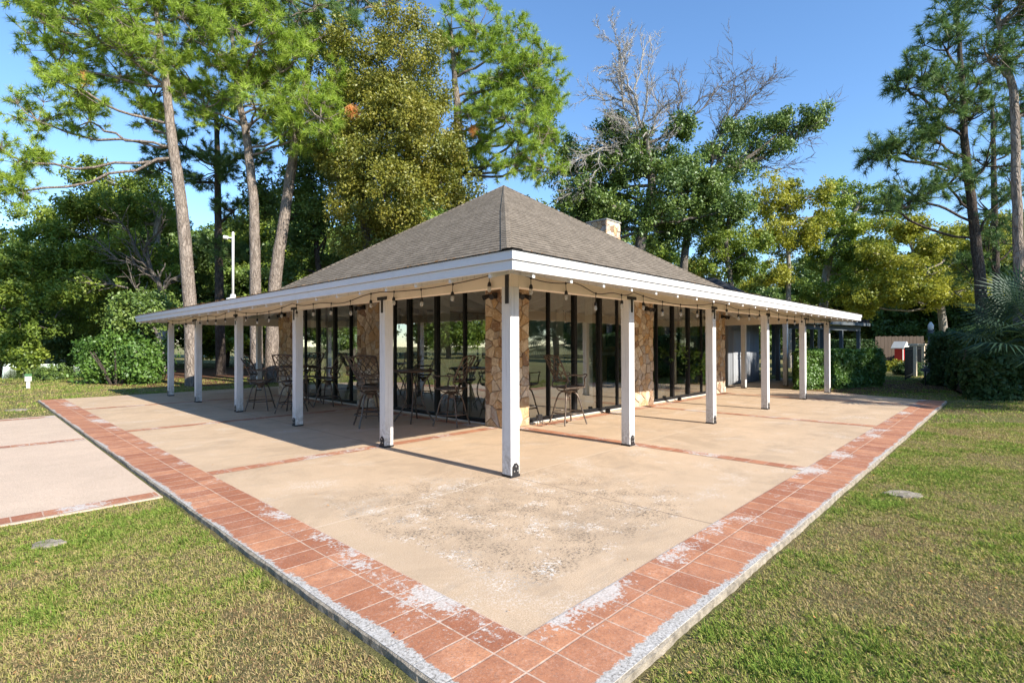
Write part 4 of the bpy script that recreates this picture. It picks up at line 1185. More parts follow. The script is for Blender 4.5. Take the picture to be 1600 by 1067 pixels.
pine(tp([(424, 598), (430, 440), (443, 350), (454, 270), (470, 170), (489, 70), (494, 0), (505, -60)], d4), [0.30, 0.26, 0.22, 0.20, 0.17, 0.14, 0.11, 0.07],
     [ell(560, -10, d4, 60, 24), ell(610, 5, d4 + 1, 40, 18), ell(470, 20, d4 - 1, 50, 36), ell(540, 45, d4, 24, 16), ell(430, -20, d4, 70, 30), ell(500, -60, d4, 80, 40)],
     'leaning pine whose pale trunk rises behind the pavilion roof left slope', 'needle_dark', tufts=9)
d5 = 24.0
pine(tp([(716, 520), (716, 400), (714, 290), (716, 190), (710, 120), (706, 60)], d5), [0.33, 0.28, 0.24, 0.2, 0.12, 0.08],
     [ell(745, 50, d5, 48, 34), ell(705, 45, d5, 30, 30), ell(800, 65, d5, 40, 30), ell(835, 105, d5 - 1, 34, 34), ell(780, 120, d5 - 1, 40, 30), ell(840, 165, d5 - 1, 38, 34), ell(790, 190, d5 - 2, 44, 36), ell(845, 225, d5 - 2, 32, 34), ell(760, 150, d5, 32, 24), ell(800, 255, d5 - 2, 46, 30), ell(750, 220, d5 - 1, 30, 40), ell(830, 140, d5 - 1, 44, 36), ell(860, 190, d5 - 1, 30, 40), ell(810, 215, d5 - 2, 46, 40), ell(850, 260, d5 - 2, 34, 34), ell(770, 90, d5, 40, 34), ell(740, 270, d5 - 1, 30, 30), ell(715, 90, d5, 26, 24)],
     'bright green pine with a twisted trunk rising behind the roof peak', 'needle', tufts=10, brown=W(742, 205, d5 - 2), sub=0.85)
# --- olive gold broadleaf
d6 = 22.5
broadleaf('laurel_tree', tp([(585, 560), (575, 400), (568, 320), (590, 240), (610, 150)], d6), [0.24, 0.18, 0.15, 0.11, 0.06],
     [ell(630, 75, d6, 62, 36), ell(560, 110, d6, 50, 45), ell(640, 150, d6 - 1, 75, 50), ell(550, 190, d6 + 1, 45, 45), ell(620, 230, d6 - 1.5, 85, 50), ell(680, 200, d6, 50, 55), ell(600, 310, d6 - 1.5, 75, 45), ell(690, 290, d6 - 1, 55, 45), ell(640, 340, d6 - 1, 60, 35), ell(540, 290, d6, 40, 40), ell(530, 160, d6, 36, 50), ell(590, 150, d6, 60, 50), ell(570, 250, d6, 50, 50), ell(640, 270, d6 - 1, 60, 50), ell(590, 370, d6, 60, 40), ell(520, 230, d6 + 1, 30, 40)],
     'leaf_olive', 'bark_oak', 'large golden olive broadleaf tree filling the sky left of the roof peak', dens=1.0, per=36, size=0.075)
# --- dark and mid green trees behind the left part of the roof
def broad_auto(px, pyb, d, blobs, leaf, bark, label, r=0.2, **kw):
    return broadleaf(kw.pop('name', 'oak_tree'), [G(px, pyb, GZ) if pyb else W(px, 560, d), W(px + 4, 470, d), W(px - 6, 380, d), W(px + 3, 320, d)], [r, r * 0.8, r * 0.6, r * 0.4], blobs, leaf, bark, label, **kw)
d7 = 26.0
broad_auto(500, 0, d7, [ell(470, 320, d7, 50, 50), ell(440, 400, d7, 45, 50), ell(510, 370, d7, 50, 50), ell(500, 250, d7 + 1, 40, 50), ell(550, 400, d7, 40, 35), ell(470, 230, d7 + 1, 30, 30), ell(400, 330, d7 + 2, 28, 50)],
     'leaf_dark', 'bark_dark', 'dense dark green tree seen over the left slope of the roof', dens=0.8, size=0.1)
d8 = 31.0
broad_auto(250, 585, d8, [ell(240, 330, d8, 55, 42), ell(170, 330, d8, 55, 36), ell(110, 330, d8, 50, 42), ell(60, 360, d8, 40, 40), ell(190, 290, d8, 60, 30), ell(120, 400, d8, 60, 40), ell(210, 400, d8 - 1, 60, 36), ell(60, 430, d8, 50, 36), ell(255, 440, d8 - 1, 36, 40), ell(170, 460, d8 - 1, 60, 34), ell(90, 490, d8, 50, 30)],
     'leaf_green', 'bark_pale', 'wide spreading oak with pale limbs left of the pavilion', r=0.35, dens=0.75, size=0.11, per=24, twig=0.6)
sp_oak = [o for o in bpy.data.objects if o.get('label', '').startswith('wide spreading oak')][0]
so_b = np.array(sp_oak.location); mb = MB()
for (x0, y0, x1, y1, r0) in ((262, 470, 225, 395, 0.14), (240, 430, 190, 350, 0.09), (250, 445, 150, 375, 0.08), (255, 455, 292, 415, 0.08), (225, 400, 255, 345, 0.07), (245, 520, 205, 440, 0.10), (200, 450, 130, 440, 0.06)):
    bare(mb, W(x0, y0, d8 - 3.0) - so_b, W(x1, y1, d8 - 3.6) - so_b, r0, 1)
mb.build('limb', 'bark_oak', sp_oak, smooth=True)
d9 = 28.0
broad_auto(-10, 590, d9, [ell(10, 450, d9, 40, 40), ell(30, 500, d9, 36, 36), ell(0, 540, d9, 36, 34), ell(-20, 400, d9, 40, 50), ell(45, 560, d9, 20, 16)],
     'leaf_green', 'bark_oak', 'yellow green tree at the far left edge of the garden', dens=0.7, size=0.11)
d10 = 36.0
broad_auto(200, 570, d10, [ell(60, 540, d10, 40, 22), ell(120, 530, d10, 45, 28), ell(190, 500, d10, 50, 30), ell(250, 490, d10, 45, 36), ell(20, 480, d10, 40, 40), ell(150, 440, d10 + 2, 60, 40), ell(280, 400, d10, 50, 50)],
     'leaf_dark', 'bark_dark', 'dark shady tree beyond the pond, under the spreading oak', r=0.3, dens=0.75, size=0.13)
# bright round shrub
d11 = gd(185, 602)
SH = tag(empty('shrub', root_local(G(188, 602, GZ))), 'bright green rounded shrub on the lawn just left of the farthest left posts', 'shrub')
def loc_blobs(bs, base): return [(np.array(c) - base, r) for c, r in bs]
bb = root_local(G(188, 602, GZ))
foliage('foliage', loc_blobs([ell(192, 552, d11 + 1, 38, 30), ell(162, 566, d11 + 1, 18, 24), ell(230, 560, d11 + 1, 20, 34), ell(195, 578, d11 + 1, 44, 18)], bb), 'leaf_hedge', SH, dens=1.4, size=0.085, per=24)
ms = MB()
for i in range(7):
    a = i * 0.9; ms.tube([(0.2 * math.cos(a), 0.2 * math.sin(a) + 0.8, 0), (0.5 * math.cos(a), 0.5 * math.sin(a) + 0.8, 0.7), (0.9 * math.cos(a), 0.9 * math.sin(a) + 0.8, 1.4)], [0.05, 0.035, 0.02], 6)
ms.build('stem', 'bark_dark', SH)
dt = gd(225, 598)
broadleaf('young_tree', [G(226, 599, GZ), W(225, 560, dt), W(226, 520, dt), W(228, 480, dt)], [0.14, 0.12, 0.1, 0.05],
     [ell(228, 470, dt, 28, 20), ell(250, 495, dt, 26, 18), ell(205, 492, dt, 24, 14)], 'leaf_dark', 'bark_dark', 'slim dark trunked tree rising out of the bright shrub', dens=0.8)
# --- bare topped oak right of centre
d12 = 27.0
oakp = tp([(1005, 540), (1000, 400), (1008, 350), (1018, 290), (1012, 235), (1002, 190)], d12)
oak = broadleaf('oak_tree', oakp, [0.34, 0.28, 0.24, 0.2, 0.16, 0.1],
     [ell(1000, 235, d12, 45, 36), ell(940, 240, d12, 40, 40), ell(900, 280, d12 + 1, 34, 40), ell(960, 300, d12 + 1, 50, 36), ell(1050, 270, d12 + 1, 45, 40), ell(1080, 320, d12 + 1, 40, 34), ell(900, 340, d12 + 1, 30, 30), ell(960, 195, d12, 16, 12), ell(1060, 200, d12, 16, 10), ell(1060, 365, d12 + 1, 40, 24), ell(1110, 290, d12 + 1, 24, 30), ell(880, 230, d12 + 1, 30, 36), ell(920, 310, d12, 44, 40), ell(970, 260, d12, 44, 40), ell(1040, 300, d12, 44, 40), ell(1080, 270, d12 + 1, 36, 30), ell(870, 380, d12 + 1, 30, 24), ell(960, 350, d12 + 1, 50, 30), ell(1030, 350, d12, 40, 30), ell(1130, 330, d12, 30, 24)],
     'leaf_dark', 'bark_oak', 'big oak behind the chimney with grey dead branches standing above its dark crown', dens=0.58, size=0.1, twig=0.3)
ob = root_local(oakp[0])
mb = MB()
LW = lambda px, py, d: W(px, py, d) - ob
for (x0, y0, x1, y1, r0) in ((1002, 200, 980, 120, 0.09), (985, 160, 920, 150, 0.05), (975, 170, 965, 75, 0.06), (990, 140, 1010, 70, 0.05), (1000, 200, 930, 215, 0.05), (1010, 190, 1060, 150, 0.05), (960, 230, 880, 260, 0.05), (1004, 215, 1040, 185, 0.04), (1000, 230, 990, 170, 0.04), (1005, 250, 960, 190, 0.04), (1010, 240, 1045, 215, 0.04), (1000, 220, 950, 170, 0.045), (1012, 230, 1030, 150, 0.045), (990, 250, 940, 235, 0.04), (940, 260, 895, 300, 0.035), (1000, 200, 1020, 100, 0.05)):
    bare(mb, LW(x0, y0, d12 - 0.8), LW(x1, y1, d12 - 1.6 + RNG.uniform(-1, 1)), r0, 3 if r0 >= 0.06 else 2)
mb.build('dead_branches', 'dead_wood', oak, smooth=True)
# right hand limb tree
d13 = 29.0
lp13 = tp([(1075, 560), (1068, 430), (1078, 350), (1098, 300), (1108, 283)], d13)
ltree = broadleaf('oak_tree', lp13, [0.26, 0.22, 0.19, 0.16, 0.12],
     [ell(1225, 205, d13, 36, 14), ell(1265, 185, d13, 24, 12), ell(1190, 235, d13, 30, 12), ell(1150, 265, d13, 34, 14), ell(1130, 235, d13, 26, 12), ell(1200, 190, d13, 22, 10), ell(1150, 205, d13, 22, 10), ell(1110, 320, d13, 26, 22)],
     'leaf_dark', 'bark_oak', 'leaning oak with sparse limbs reaching right into the open sky', dens=0.13, size=0.09, twig=0.9, low=0.5)
lb_ = root_local(lp13[0]); mb = MB(); LW2 = lambda px, py, d: W(px, py, d) - lb_
mb.tube(curve([LW2(1108, 283, d13), LW2(1150, 262, d13), LW2(1200, 240, d13), LW2(1260, 205, d13)], 4), list(np.linspace(0.11, 0.03, 13)), 7, cap=False)
for (x0, y0, x1, y1, r0) in ((1105, 285, 1122, 210, 0.08), (1120, 215, 1170, 160, 0.05), (1125, 215, 1185, 130, 0.045), (1112, 250, 1150, 120, 0.05), (1060, 200, 1020, 150, 0.05), (1170, 160, 1210, 115, 0.035), (1200, 240, 1290, 190, 0.045), (1150, 262, 1230, 262, 0.04), (1040, 230, 1130, 130, 0.06), (1060, 200, 1062, 125, 0.05), (1085, 165, 1150, 120, 0.035)):
    bare(mb, LW2(x0, y0, d13), LW2(x1, y1, d13), r0, 2)
mb.build('bare_branches', 'bark_oak', ltree, smooth=True)
# round green + yellowish trees on the right
d14 = 30.0
broad_auto(1140, 0, d14, [ell(1140, 350, d14, 40, 30), ell(1120, 390, d14, 34, 30), ell(1165, 395, d14, 34, 34), ell(1105, 330, d14 + 1, 22, 24), ell(1140, 420, d14, 40, 24)], 'leaf_green', 'bark_oak', 'round green tree over the right end of the pavilion roof', dens=0.75, size=0.1)
d15 = 36.0
broadleaf('maple_tree', tp([(1236, 575), (1232, 460), (1232, 400), (1226, 350), (1236, 300)], d15), [0.2, 0.17, 0.14, 0.11, 0.06],
     [ell(1200, 315, d15, 36, 28), ell(1250, 310, d15, 38, 24), ell(1190, 365, d15, 30, 30), ell(1235, 370, d15, 40, 28), ell(1265, 340, d15, 28, 26), ell(1215, 420, d15, 34, 24)],
     'leaf_yellow', 'bark_pale', 'thin pale trunked tree with yellow green leaves above the walkway', dens=0.5, size=0.12, twig=0.8)
broadleaf('maple_tree', tp([(1285, 575), (1288, 460), (1300, 390), (1330, 340), (1345, 315)], d15 + 2), [0.32, 0.28, 0.22, 0.15, 0.08],
     [ell(1325, 305, d15 + 2, 40, 24), ell(1375, 315, d15 + 2, 36, 26), ell(1310, 360, d15 + 2, 42, 26), ell(1365, 370, d15 + 1, 42, 30), ell(1290, 410, d15 + 2, 40, 26), ell(1350, 420, d15 + 1, 46, 28), ell(1290, 450, d15, 40, 22)],
     'leaf_green', 'bark_pale', 'spreading tree with pale limbs above the far end of the walkway roof', dens=0.5, size=0.12, twig=0.8)
d16 = 33.0
broadleaf('maple_tree', tp([(1478, 570), (1470, 480), (1450, 430), (1430, 400)], d16), [0.25, 0.2, 0.15, 0.08],
     [ell(1400, 400, d16, 45, 28), ell(1450, 370, d16, 42, 30), ell(1500, 400, d16, 45, 32), ell(1430, 440, d16 - 1, 55, 28), ell(1380, 455, d16, 40, 24), ell(1490, 455, d16 - 1, 45, 26), ell(1410, 350, d16 + 1, 32, 22), ell(1530, 360, d16 + 1, 36, 34), ell(1350, 470, d16, 36, 20)],
     'leaf_yellow', 'bark_pale', 'low branching golden tree above the red booth and the iron fence', dens=0.6, size=0.11, twig=0.6)
# pines on the right
d17 = gd(1532, 606)
pine(tp([(1534, 606), (1534, 480), (1522, 350), (1508, 230), (1503, 130), (1497, 40), (1492, -20)], d17), [0.2, 0.18, 0.15, 0.12, 0.09, 0.06, 0.04],
     [ell(1440, 125, d17, 24, 22), ell(1418, 140, d17, 16, 14), ell(1480, 80, d17, 34, 22), ell(1460, 185, d17, 34, 14), ell(1405, 240, d17, 30, 14), ell(1375, 245, d17, 14, 10), ell(1470, 225, d17, 34, 18), ell(1510, 190, d17, 34, 22), ell(1480, 290, d17, 34, 16), ell(1440, 310, d17, 40, 20), ell(1400, 330, d17, 36, 16), ell(1540, 260, d17, 30, 30), ell(1490, 20, d17, 34, 26), ell(1530, 130, d17, 30, 28), ell(1545, 330, d17, 30, 34), ell(1475, 145, d17, 26, 20)],
     'leaning pine with shade-darkened needles at right with tufted limbs against the sky', 'needle_dark', 'bark_dark', tufts=6, L=0.27, low=0.3, w=0.012, sub=0.6, per=48)
d18 = gd(1592, 622)
pine(tp([(1592, 622), (1592, 420), (1588, 280), (1584, 150), (1570, 95), (1560, 30)], d18), [0.15, 0.125, 0.11, 0.10, 0.07, 0.05],
     [ell(1560, 40, d18, 44, 26), ell(1610, 70, d18, 44, 36), ell(1600, 0, d18, 60, 30), ell(1545, 95, d18, 34, 16), ell(1620, 160, d18, 40, 30), ell(1570, -30, d18, 60, 30)],
     'slim straight pine beside the fan palm at the right edge', 'needle_dark', 'bark_pine', tufts=7, L=0.27, w=0.011, sub=0.6, per=48)
d19 = 24.0
pine(tp([(1558, 600), (1557, 450), (1554, 330), (1552, 220), (1550, 150)], d19), [0.16, 0.14, 0.12, 0.09, 0.05],
     [ell(1560, 180, d19, 34, 26), ell(1590, 230, d19, 30, 30), ell(1585, 300, d19, 34, 34), ell(1545, 400, d19, 32, 34), ell(1590, 380, d19, 30, 36), ell(1520, 430, d19, 26, 26)],
     'thin dark pine standing between the two right hand pines', 'needle_dark', 'bark_dark', tufts=6, L=0.27, low=0.2, w=0.012, sub=0.6, per=48)

# --- far wood behind everything: individual trees, copies of three kinds
def far_tree(leaf, bark, seed, h, label):
    rng0 = np.array([0, 0, 0.0]); root = empty('forest_tree', (0, 0, GZ))
    bl_ = []
    for i in range(9):
        z = h * (0.25 + 0.68 * i / 9); rr = h * (0.26 - 0.012 * i) * RNG.uniform(0.8, 1.15)
        a = RNG.random() * 6.28; bl_.append((np.array([math.cos(a) * rr * 0.75, math.sin(a) * rr * 0.75, z]), np.array([rr, rr, rr * 0.7])))
    foliage('crown', bl_, leaf, root, dens=0.34, rc=0.55, per=20, size=0.2)
    mb = MB(); p_ = [np.array([0, 0, -0.1]), np.array([0.2, 0.1, h * 0.3]), np.array([-0.1, 0.2, h * 0.6]), np.array([0.1, 0, h * 0.85])]
    q, R = densify(p_, [0.32, 0.26, 0.18, 0.06]); mb.tube(q, R, 8, cap=False)
    for c, r in bl_: limbs(mb, near_anchor(q, c, 0.2), [c], 0.10, 0.03, 6)
    mb.build('trunk', bark, root, smooth=True)
    return root
kinds = [far_tree('leaf_green', 'bark_oak', 1, 12, ''), far_tree('leaf_dark', 'bark_dark', 2, 13, ''), far_tree('leaf_yellow', 'bark_pale', 3, 10.5, ''), far_tree('leaf_olive', 'bark_oak', 4, 12, '')]
klabel = ['mid green tree in the wood behind the garden', 'dark green tree in the wood behind the garden', 'yellow green tree in the wood behind the garden', 'olive tinted tree in the wood behind the garden']
used = [False] * 4
def far_at(x, y, k, s, group='trees of the wood behind the garden', lab=None):
    o = kinds[k] if not used[k] else copy_tree(kinds[k]); used[k] = True
    o.location = (float(x), float(y), GZ - 0.1); o.scale = (s, s, s * RNG.uniform(0.9, 1.1)); o.rotation_euler = (0, 0, RNG.random() * 6.28)
    tag(o, lab or klabel[k], 'tree', group)
row = [(-120, 44, 0, .9), (-60, 48, 0, .85), (0, 50, 2, .9), (50, 46, 1, .9), (110, 52, 0, 1.0), (165, 48, 1, .95), (215, 44, 0, .95), (262, 42, 1, 1.0), (310, 46, 2, .8), (352, 40, 1, .85), (400, 44, 1, 1.0), (445, 40, 0, 1.05), (490, 42, 1, 1.1), (540, 46, 0, 1.1), (590, 42, 1, 1.1),
       (640, 46, 1, 1.15), (700, 44, 0, 1.15), (760, 48, 1, 1.1), (820, 44, 0, 1.1), (880, 42, 1, 1.1), (930, 46, 1, 1.0), (985, 42, 0, .95), (1040, 50, 1, .85), (1095, 46, 3, .75), (1180, 60, 2, .9), (1230, 56, 1, .9), (1290, 60, 3, 1.0), (1345, 58, 1, .95), (1400, 62, 2, 1.1), (1450, 58, 0, 1.05), (1500, 54, 1, 1.0), (1550, 50, 1, 1.05), (1610, 46, 0, 1.1), (1680, 42, 1, 1.1),
       (30, 66, 1, 1.0), (140, 70, 1, 1.1), (240, 64, 1, 1.1), (330, 66, 0, 1.0), (420, 60, 1, 1.1), (1330, 80, 1, 1.0), (1250, 82, 0, 1.0), (1480, 78, 1, 1.1), (1170, 78, 1, .8)]
for px, d, k, s in row:
    p = W(px, 540, d); far_at(p[0], p[1], k, s)
# trees across the grounds behind the camera, seen mirrored in the glass
back = [(-38, 6, 0, .9), (-42, 18, 3, 1.0), (-36, 30, 1, .95), (-46, -6, 2, .9), (-40, -20, 0, 1.1), (-30, -36, 1, 1), (-18, -44, 0, 1.0), (-4, -48, 2, .9), (10, -44, 1, 1.0), (24, -42, 0, 1.1), (36, -36, 3, 1.0), (-50, 40, 1, 1.1), (-30, 44, 0, 1.0), (48, -30, 1, 1.1), (-60, 8, 1, 1.1), (-44, 12, 2, 0.85), (-52, 26, 0, 1.1), (-48, 48, 1, 1.1), (-58, -16, 1, 1.1), (-40, -30, 1, 1), (-12, -54, 1, 1.1), (4, -56, 1, 1.1), (17, -52, 1, 1.1), (30, -52, 0, 1.1), (-64, 20, 1, 1.2), (-62, 34, 0, 1.2), (-40, 56, 1, 1.1), (-62, -4, 0, 1.2), (-22, 58, 1, 1.0), (-30, 66, 0, 1.1), (-38, 72, 2, 1.0), (-48, 66, 1, 1.2), (-26, 80, 0, 1.2), (-42, 84, 1, 1.2), (-56, 60, 0, 1.1), (-16, 72, 1, 1.1), (-54, 76, 0, 1.2), (56, -32, 1, 1.1), (66, -38, 0, 1.1), (76, -40, 1, 1.2), (60, -22, 2, 0.9), (72, -28, 1, 1.1), (84, -30, 0, 1.2), (48, -42, 1, 1.1), (58, -48, 0, 1.1), (90, -44, 1, 1.2)]
for x_, y_, k, s in back: far_at(x_, y_, k, s, 'trees across the grounds, mirrored in the glass', 'distant ' + ['mid green', 'dark green', 'yellow green', 'olive tinted'][k] + ' tree mirrored in the pavilion glass')
# tall out of frame trees whose high crowns shade the hedges at the far right
for i, (x_, y_) in enumerate(((16.4, -20.0), (21.0, -21.5), (25.0, -20.5))):
    zc = 12.5 + 0.5 * (i % 2)
    broadleaf('shade_tree', [np.array([x_, y_, 0]), np.array([x_ + 0.1, y_, 4.0]), np.array([x_ - 0.1, y_, 8.0]), np.array([x_, y_, 11.5])], [0.22, 0.18, 0.15, 0.1],
              [(np.array([x_ + a, y_ + b, (10.1 if i == 0 else zc + c)]), np.array([1.9, 1.2 if i == 0 else 1.9, 0.75 if i == 0 else 1.5])) for a, b, c in ((-1.2, 0, 0), (1.4, 0.5, 0.5), (0, -1.2, 1.6), (0.2, 1.0, -1.0), (-0.5, 0, 3.0), (2.2, -0.6, 2.0), (-1.4, 0.6, 2.2))],
              'leaf_green', 'bark_oak', 'tall high crowned tree just outside the view, shading the right hand hedge', group='trees shading the right hand hedge', dens=0.2, size=0.14, per=20)

# --- clipped hedges
def hedge(name, corners, h, m, label, size=0.045, n=26000, rough=0.10, thick=0.16, asp=0.6, inner='bark_dark', tintm=0.5, grpn=None):
    """leafy shell over a box footprint given by 4 ground corners"""
    c = np.array([(q[0], q[1]) for q in corners]); base = np.array([c[:, 0].mean(), c[:, 1].mean(), GZ])
    root = tag(empty(name, base), label, 'hedge', grpn)
    c = c - base[:2]
    def bil(u, v): return (c[0] * (1 - u)[:, None] + c[1] * u[:, None]) * (1 - v)[:, None] + (c[3] * (1 - u)[:, None] + c[2] * u[:, None]) * v[:, None]
    L1 = np.linalg.norm(c[1] - c[0]); L2 = np.linalg.norm(c[2] - c[1])
    areas = np.array([L1 * h, L2 * h, L1 * h, L2 * h, L1 * L2]); cnt = (n * areas / areas.sum()).astype(int)
    P, D = [], []
    cen = c.mean(0)
    for s in range(4):
        a, b = c[s], c[(s + 1) % 4]; k = cnt[s]; t = RNG.random(k); z = RNG.random(k) * h
        nn = np.array([b[1] - a[1], a[0] - b[0]]); nn /= np.linalg.norm(nn)
        if nn @ ((a + b) / 2 - cen) < 0: nn = -nn
        p = a + (b - a) * t[:, None]
        bulge = rough * np.sin(p[:, 0] * 2.1 + z * 3.0 + s) * np.sin(p[:, 1] * 1.7 + z * 2.1)
        dep = -RNG.random(k) ** 2 * thick + bulge - 0.10 * (z / h > 0.93) - 0.08 * (z / h < 0.12)
        P.append(np.column_stack([p + nn * dep[:, None], z])); D.append(np.tile([nn[0], nn[1], 0.25], (k, 1)))
    k = cnt[4]; u, v = RNG.random(k), RNG.random(k); p = bil(u, v)
    P.append(np.column_stack([p, h + rough * 0.6 * np.sin(p[:, 0] * 2.3) * np.sin(p[:, 1] * 2.9) - RNG.random(k) ** 2 * thick + 0.03])); D.append(np.tile([0, 0, 1.0], (k, 1)))
    P = np.vstack(P); D = np.vstack(D)
    nr = D * 0.7 + unit(len(P)) * 0.75; nr /= np.linalg.norm(nr, axis=1, keepdims=True)
    cell = np.sin(P[:, 0] * 3.3) * np.sin(P[:, 1] * 2.7 + 1) * np.sin(P[:, 2] * 4.1)
    t = tintm + 0.12 * cell + RNG.normal(0, 0.16, len(P))
    np_mesh('foliage', quads(P, size * RNG.uniform(0.6, 1.3, len(P)), nr, asp), 4, m, t, root)
    q = c * 0.93
    core = cen + (c - cen) * 0.86
    MB().prism([tuple(x) for x in core], 0.05, h - 0.16).build('stem', inner, root)
    return root
ha, hb = G(1238, 611, GZ), G(1382, 604, GZ)
dh = (hb - ha)[:2]; dh /= np.linalg.norm(dh); nh = np.array([-dh[1], dh[0]])
if nh @ FW[:2] < 0: nh = -nh
ha2 = ha[:2] + np.array([0.12, -0.1])
rh = (W(1236, 540, 1.0) - CAM)[:2]; rh /= np.linalg.norm(rh)
hedge('hedge', [ha2, hb[:2], hb[:2] + nh * 3.2, ha2 + rh * 3.0], 1.33, 'leaf_hedge', 'sunlit clipped green hedge just beyond the last right post of the pavilion', n=52000, size=0.05)
va, vb = G(1462, 600, GZ), G(1640, 628, GZ)
dv2 = (vb - va)[:2]; dv2 /= np.linalg.norm(dv2); nv2 = np.array([-dv2[1], dv2[0]])
if nv2 @ FW[:2] < 0: nv2 = -nv2
rv = (W(1466, 540, 1.0) - CAM)[:2]; rv /= np.linalg.norm(rv)
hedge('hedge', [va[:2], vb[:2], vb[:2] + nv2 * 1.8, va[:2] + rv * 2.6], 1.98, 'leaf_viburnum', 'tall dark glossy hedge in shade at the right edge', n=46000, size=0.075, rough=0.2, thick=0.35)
# hedge run farther back
fa, fb_ = W(1322, 545, 44), W(1372, 545, 44)
hedge('hedge', [fa[:2], fb_[:2], fb_[:2] + FW[:2] * 3, fa[:2] + FW[:2] * 3], 1.9, 'leaf_viburnum', 'small dark hedge beside the wooden fence, beyond the walkway', n=9000, size=0.1)
fa, fb_ = W(1458, 540, 40), W(1560, 540, 42)
hedge('hedge', [fa[:2], fb_[:2], fb_[:2] + FW[:2] * 4 + RT[:2] * 3, fa[:2] + FW[:2] * 4 + RT[:2] * 4], 2.3, 'leaf_yellow', 'long sunlit hedge top showing above the dark hedge at right', n=14000, size=0.1)

# --- fan palm
pp = G(1618, 642, GZ); palm = tag(empty('fan_palm', root_local(pp)), 'blue green fan palm leaning into the right edge above the dark hedge', 'palm')
pm = MB(); pm.tube(curve([(0, 0, 0), (0.05, 0, 0.7), (0, 0.05, 1.5), (0, 0, 1.9)], 4), [0.15, 0.14, 0.13, 0.14, 0.14, 0.13, 0.13, 0.13, 0.13, 0.13, 0.13, 0.14, 0.14], 10); pm.build('trunk', 'bark_oak', palm)
V = []; T = []
stalks = MB()
for i in range(26):
    az = i * 2.4; el = 1.25 - 1.6 * (i / 26)
    d = np.array([math.cos(az) * math.cos(el), math.sin(az) * math.cos(el), math.sin(el)])
    s0 = np.array([0, 0, 1.85]); e = s0 + d * RNG.uniform(0.7, 1.05) + np.array([0, 0, -0.1 * (1 - el)])
    stalks.tube([s0, (s0 + e) / 2 + np.array([0, 0, 0.08]), e], [0.016, 0.012, 0.010], 5)
    side = np.cross(d, [0, 0, 1]); side /= np.linalg.norm(side); upv = np.cross(side, d)
    tt = RNG.random()
    for j in range(30):
        a = (j / 29 - 0.5) * 4.3
        dd = d * math.cos(a) + side * math.sin(a) + upv * 0.15 * math.cos(a * 2)
        dd /= np.linalg.norm(dd); L = 1.05 * (1 - 0.18 * abs(a) / 2.1) * RNG.uniform(0.9, 1.05)
        w = np.cross(dd, upv); w /= np.linalg.norm(w) + 1e-9
        tip = e + dd * L + np.array([0, 0, -0.22 * L]); mid = e + dd * L * 0.55 + np.array([0, 0, -0.02])
        V += [e, mid + w * 0.022 + upv * 0.01, tip, mid - w * 0.022]; T.append(tt * 0.6 + RNG.random() * 0.4)
np_mesh('fronds', np.array(V), 4, 'palm', np.array(T), palm)
stalks.build('stalks', 'leaf_green', palm)

# small plants
def clump(px, py, w, h, m, label, name='shrub', size=0.06, n=None):
    d = gd(px, py); b = root_local(G(px, py, GZ)); root = tag(empty(name, b), label, 'shrub')
    r = w * d / FPX / 2; hh = h * d / FPX
    foliage('foliage', [(np.array([0, 0, hh * 0.5]), np.array([r, r, hh * 0.5]))], m, root, dens=2.2, rc=0.12, per=18, size=size)
    mb = MB()
    for i in range(5):
        a = i * 1.3; mb.tube([(0, 0, 0), (r * 0.4 * math.cos(a), r * 0.4 * math.sin(a), hh * 0.5)], [0.02, 0.01], 5)
    mb.build('stem', 'bark_dark', root)
clump(1394, 580, 24, 14, 'leaf_yellow', 'pale variegated shrub in front of the red booth')
clump(1421, 586, 26, 12, 'leaf_viburnum', 'low dark plant at the foot of the beige fence piers')
clump(84, 593, 36, 20, 'leaf_dark', 'dark low bush on the pond bank beside the white marker')

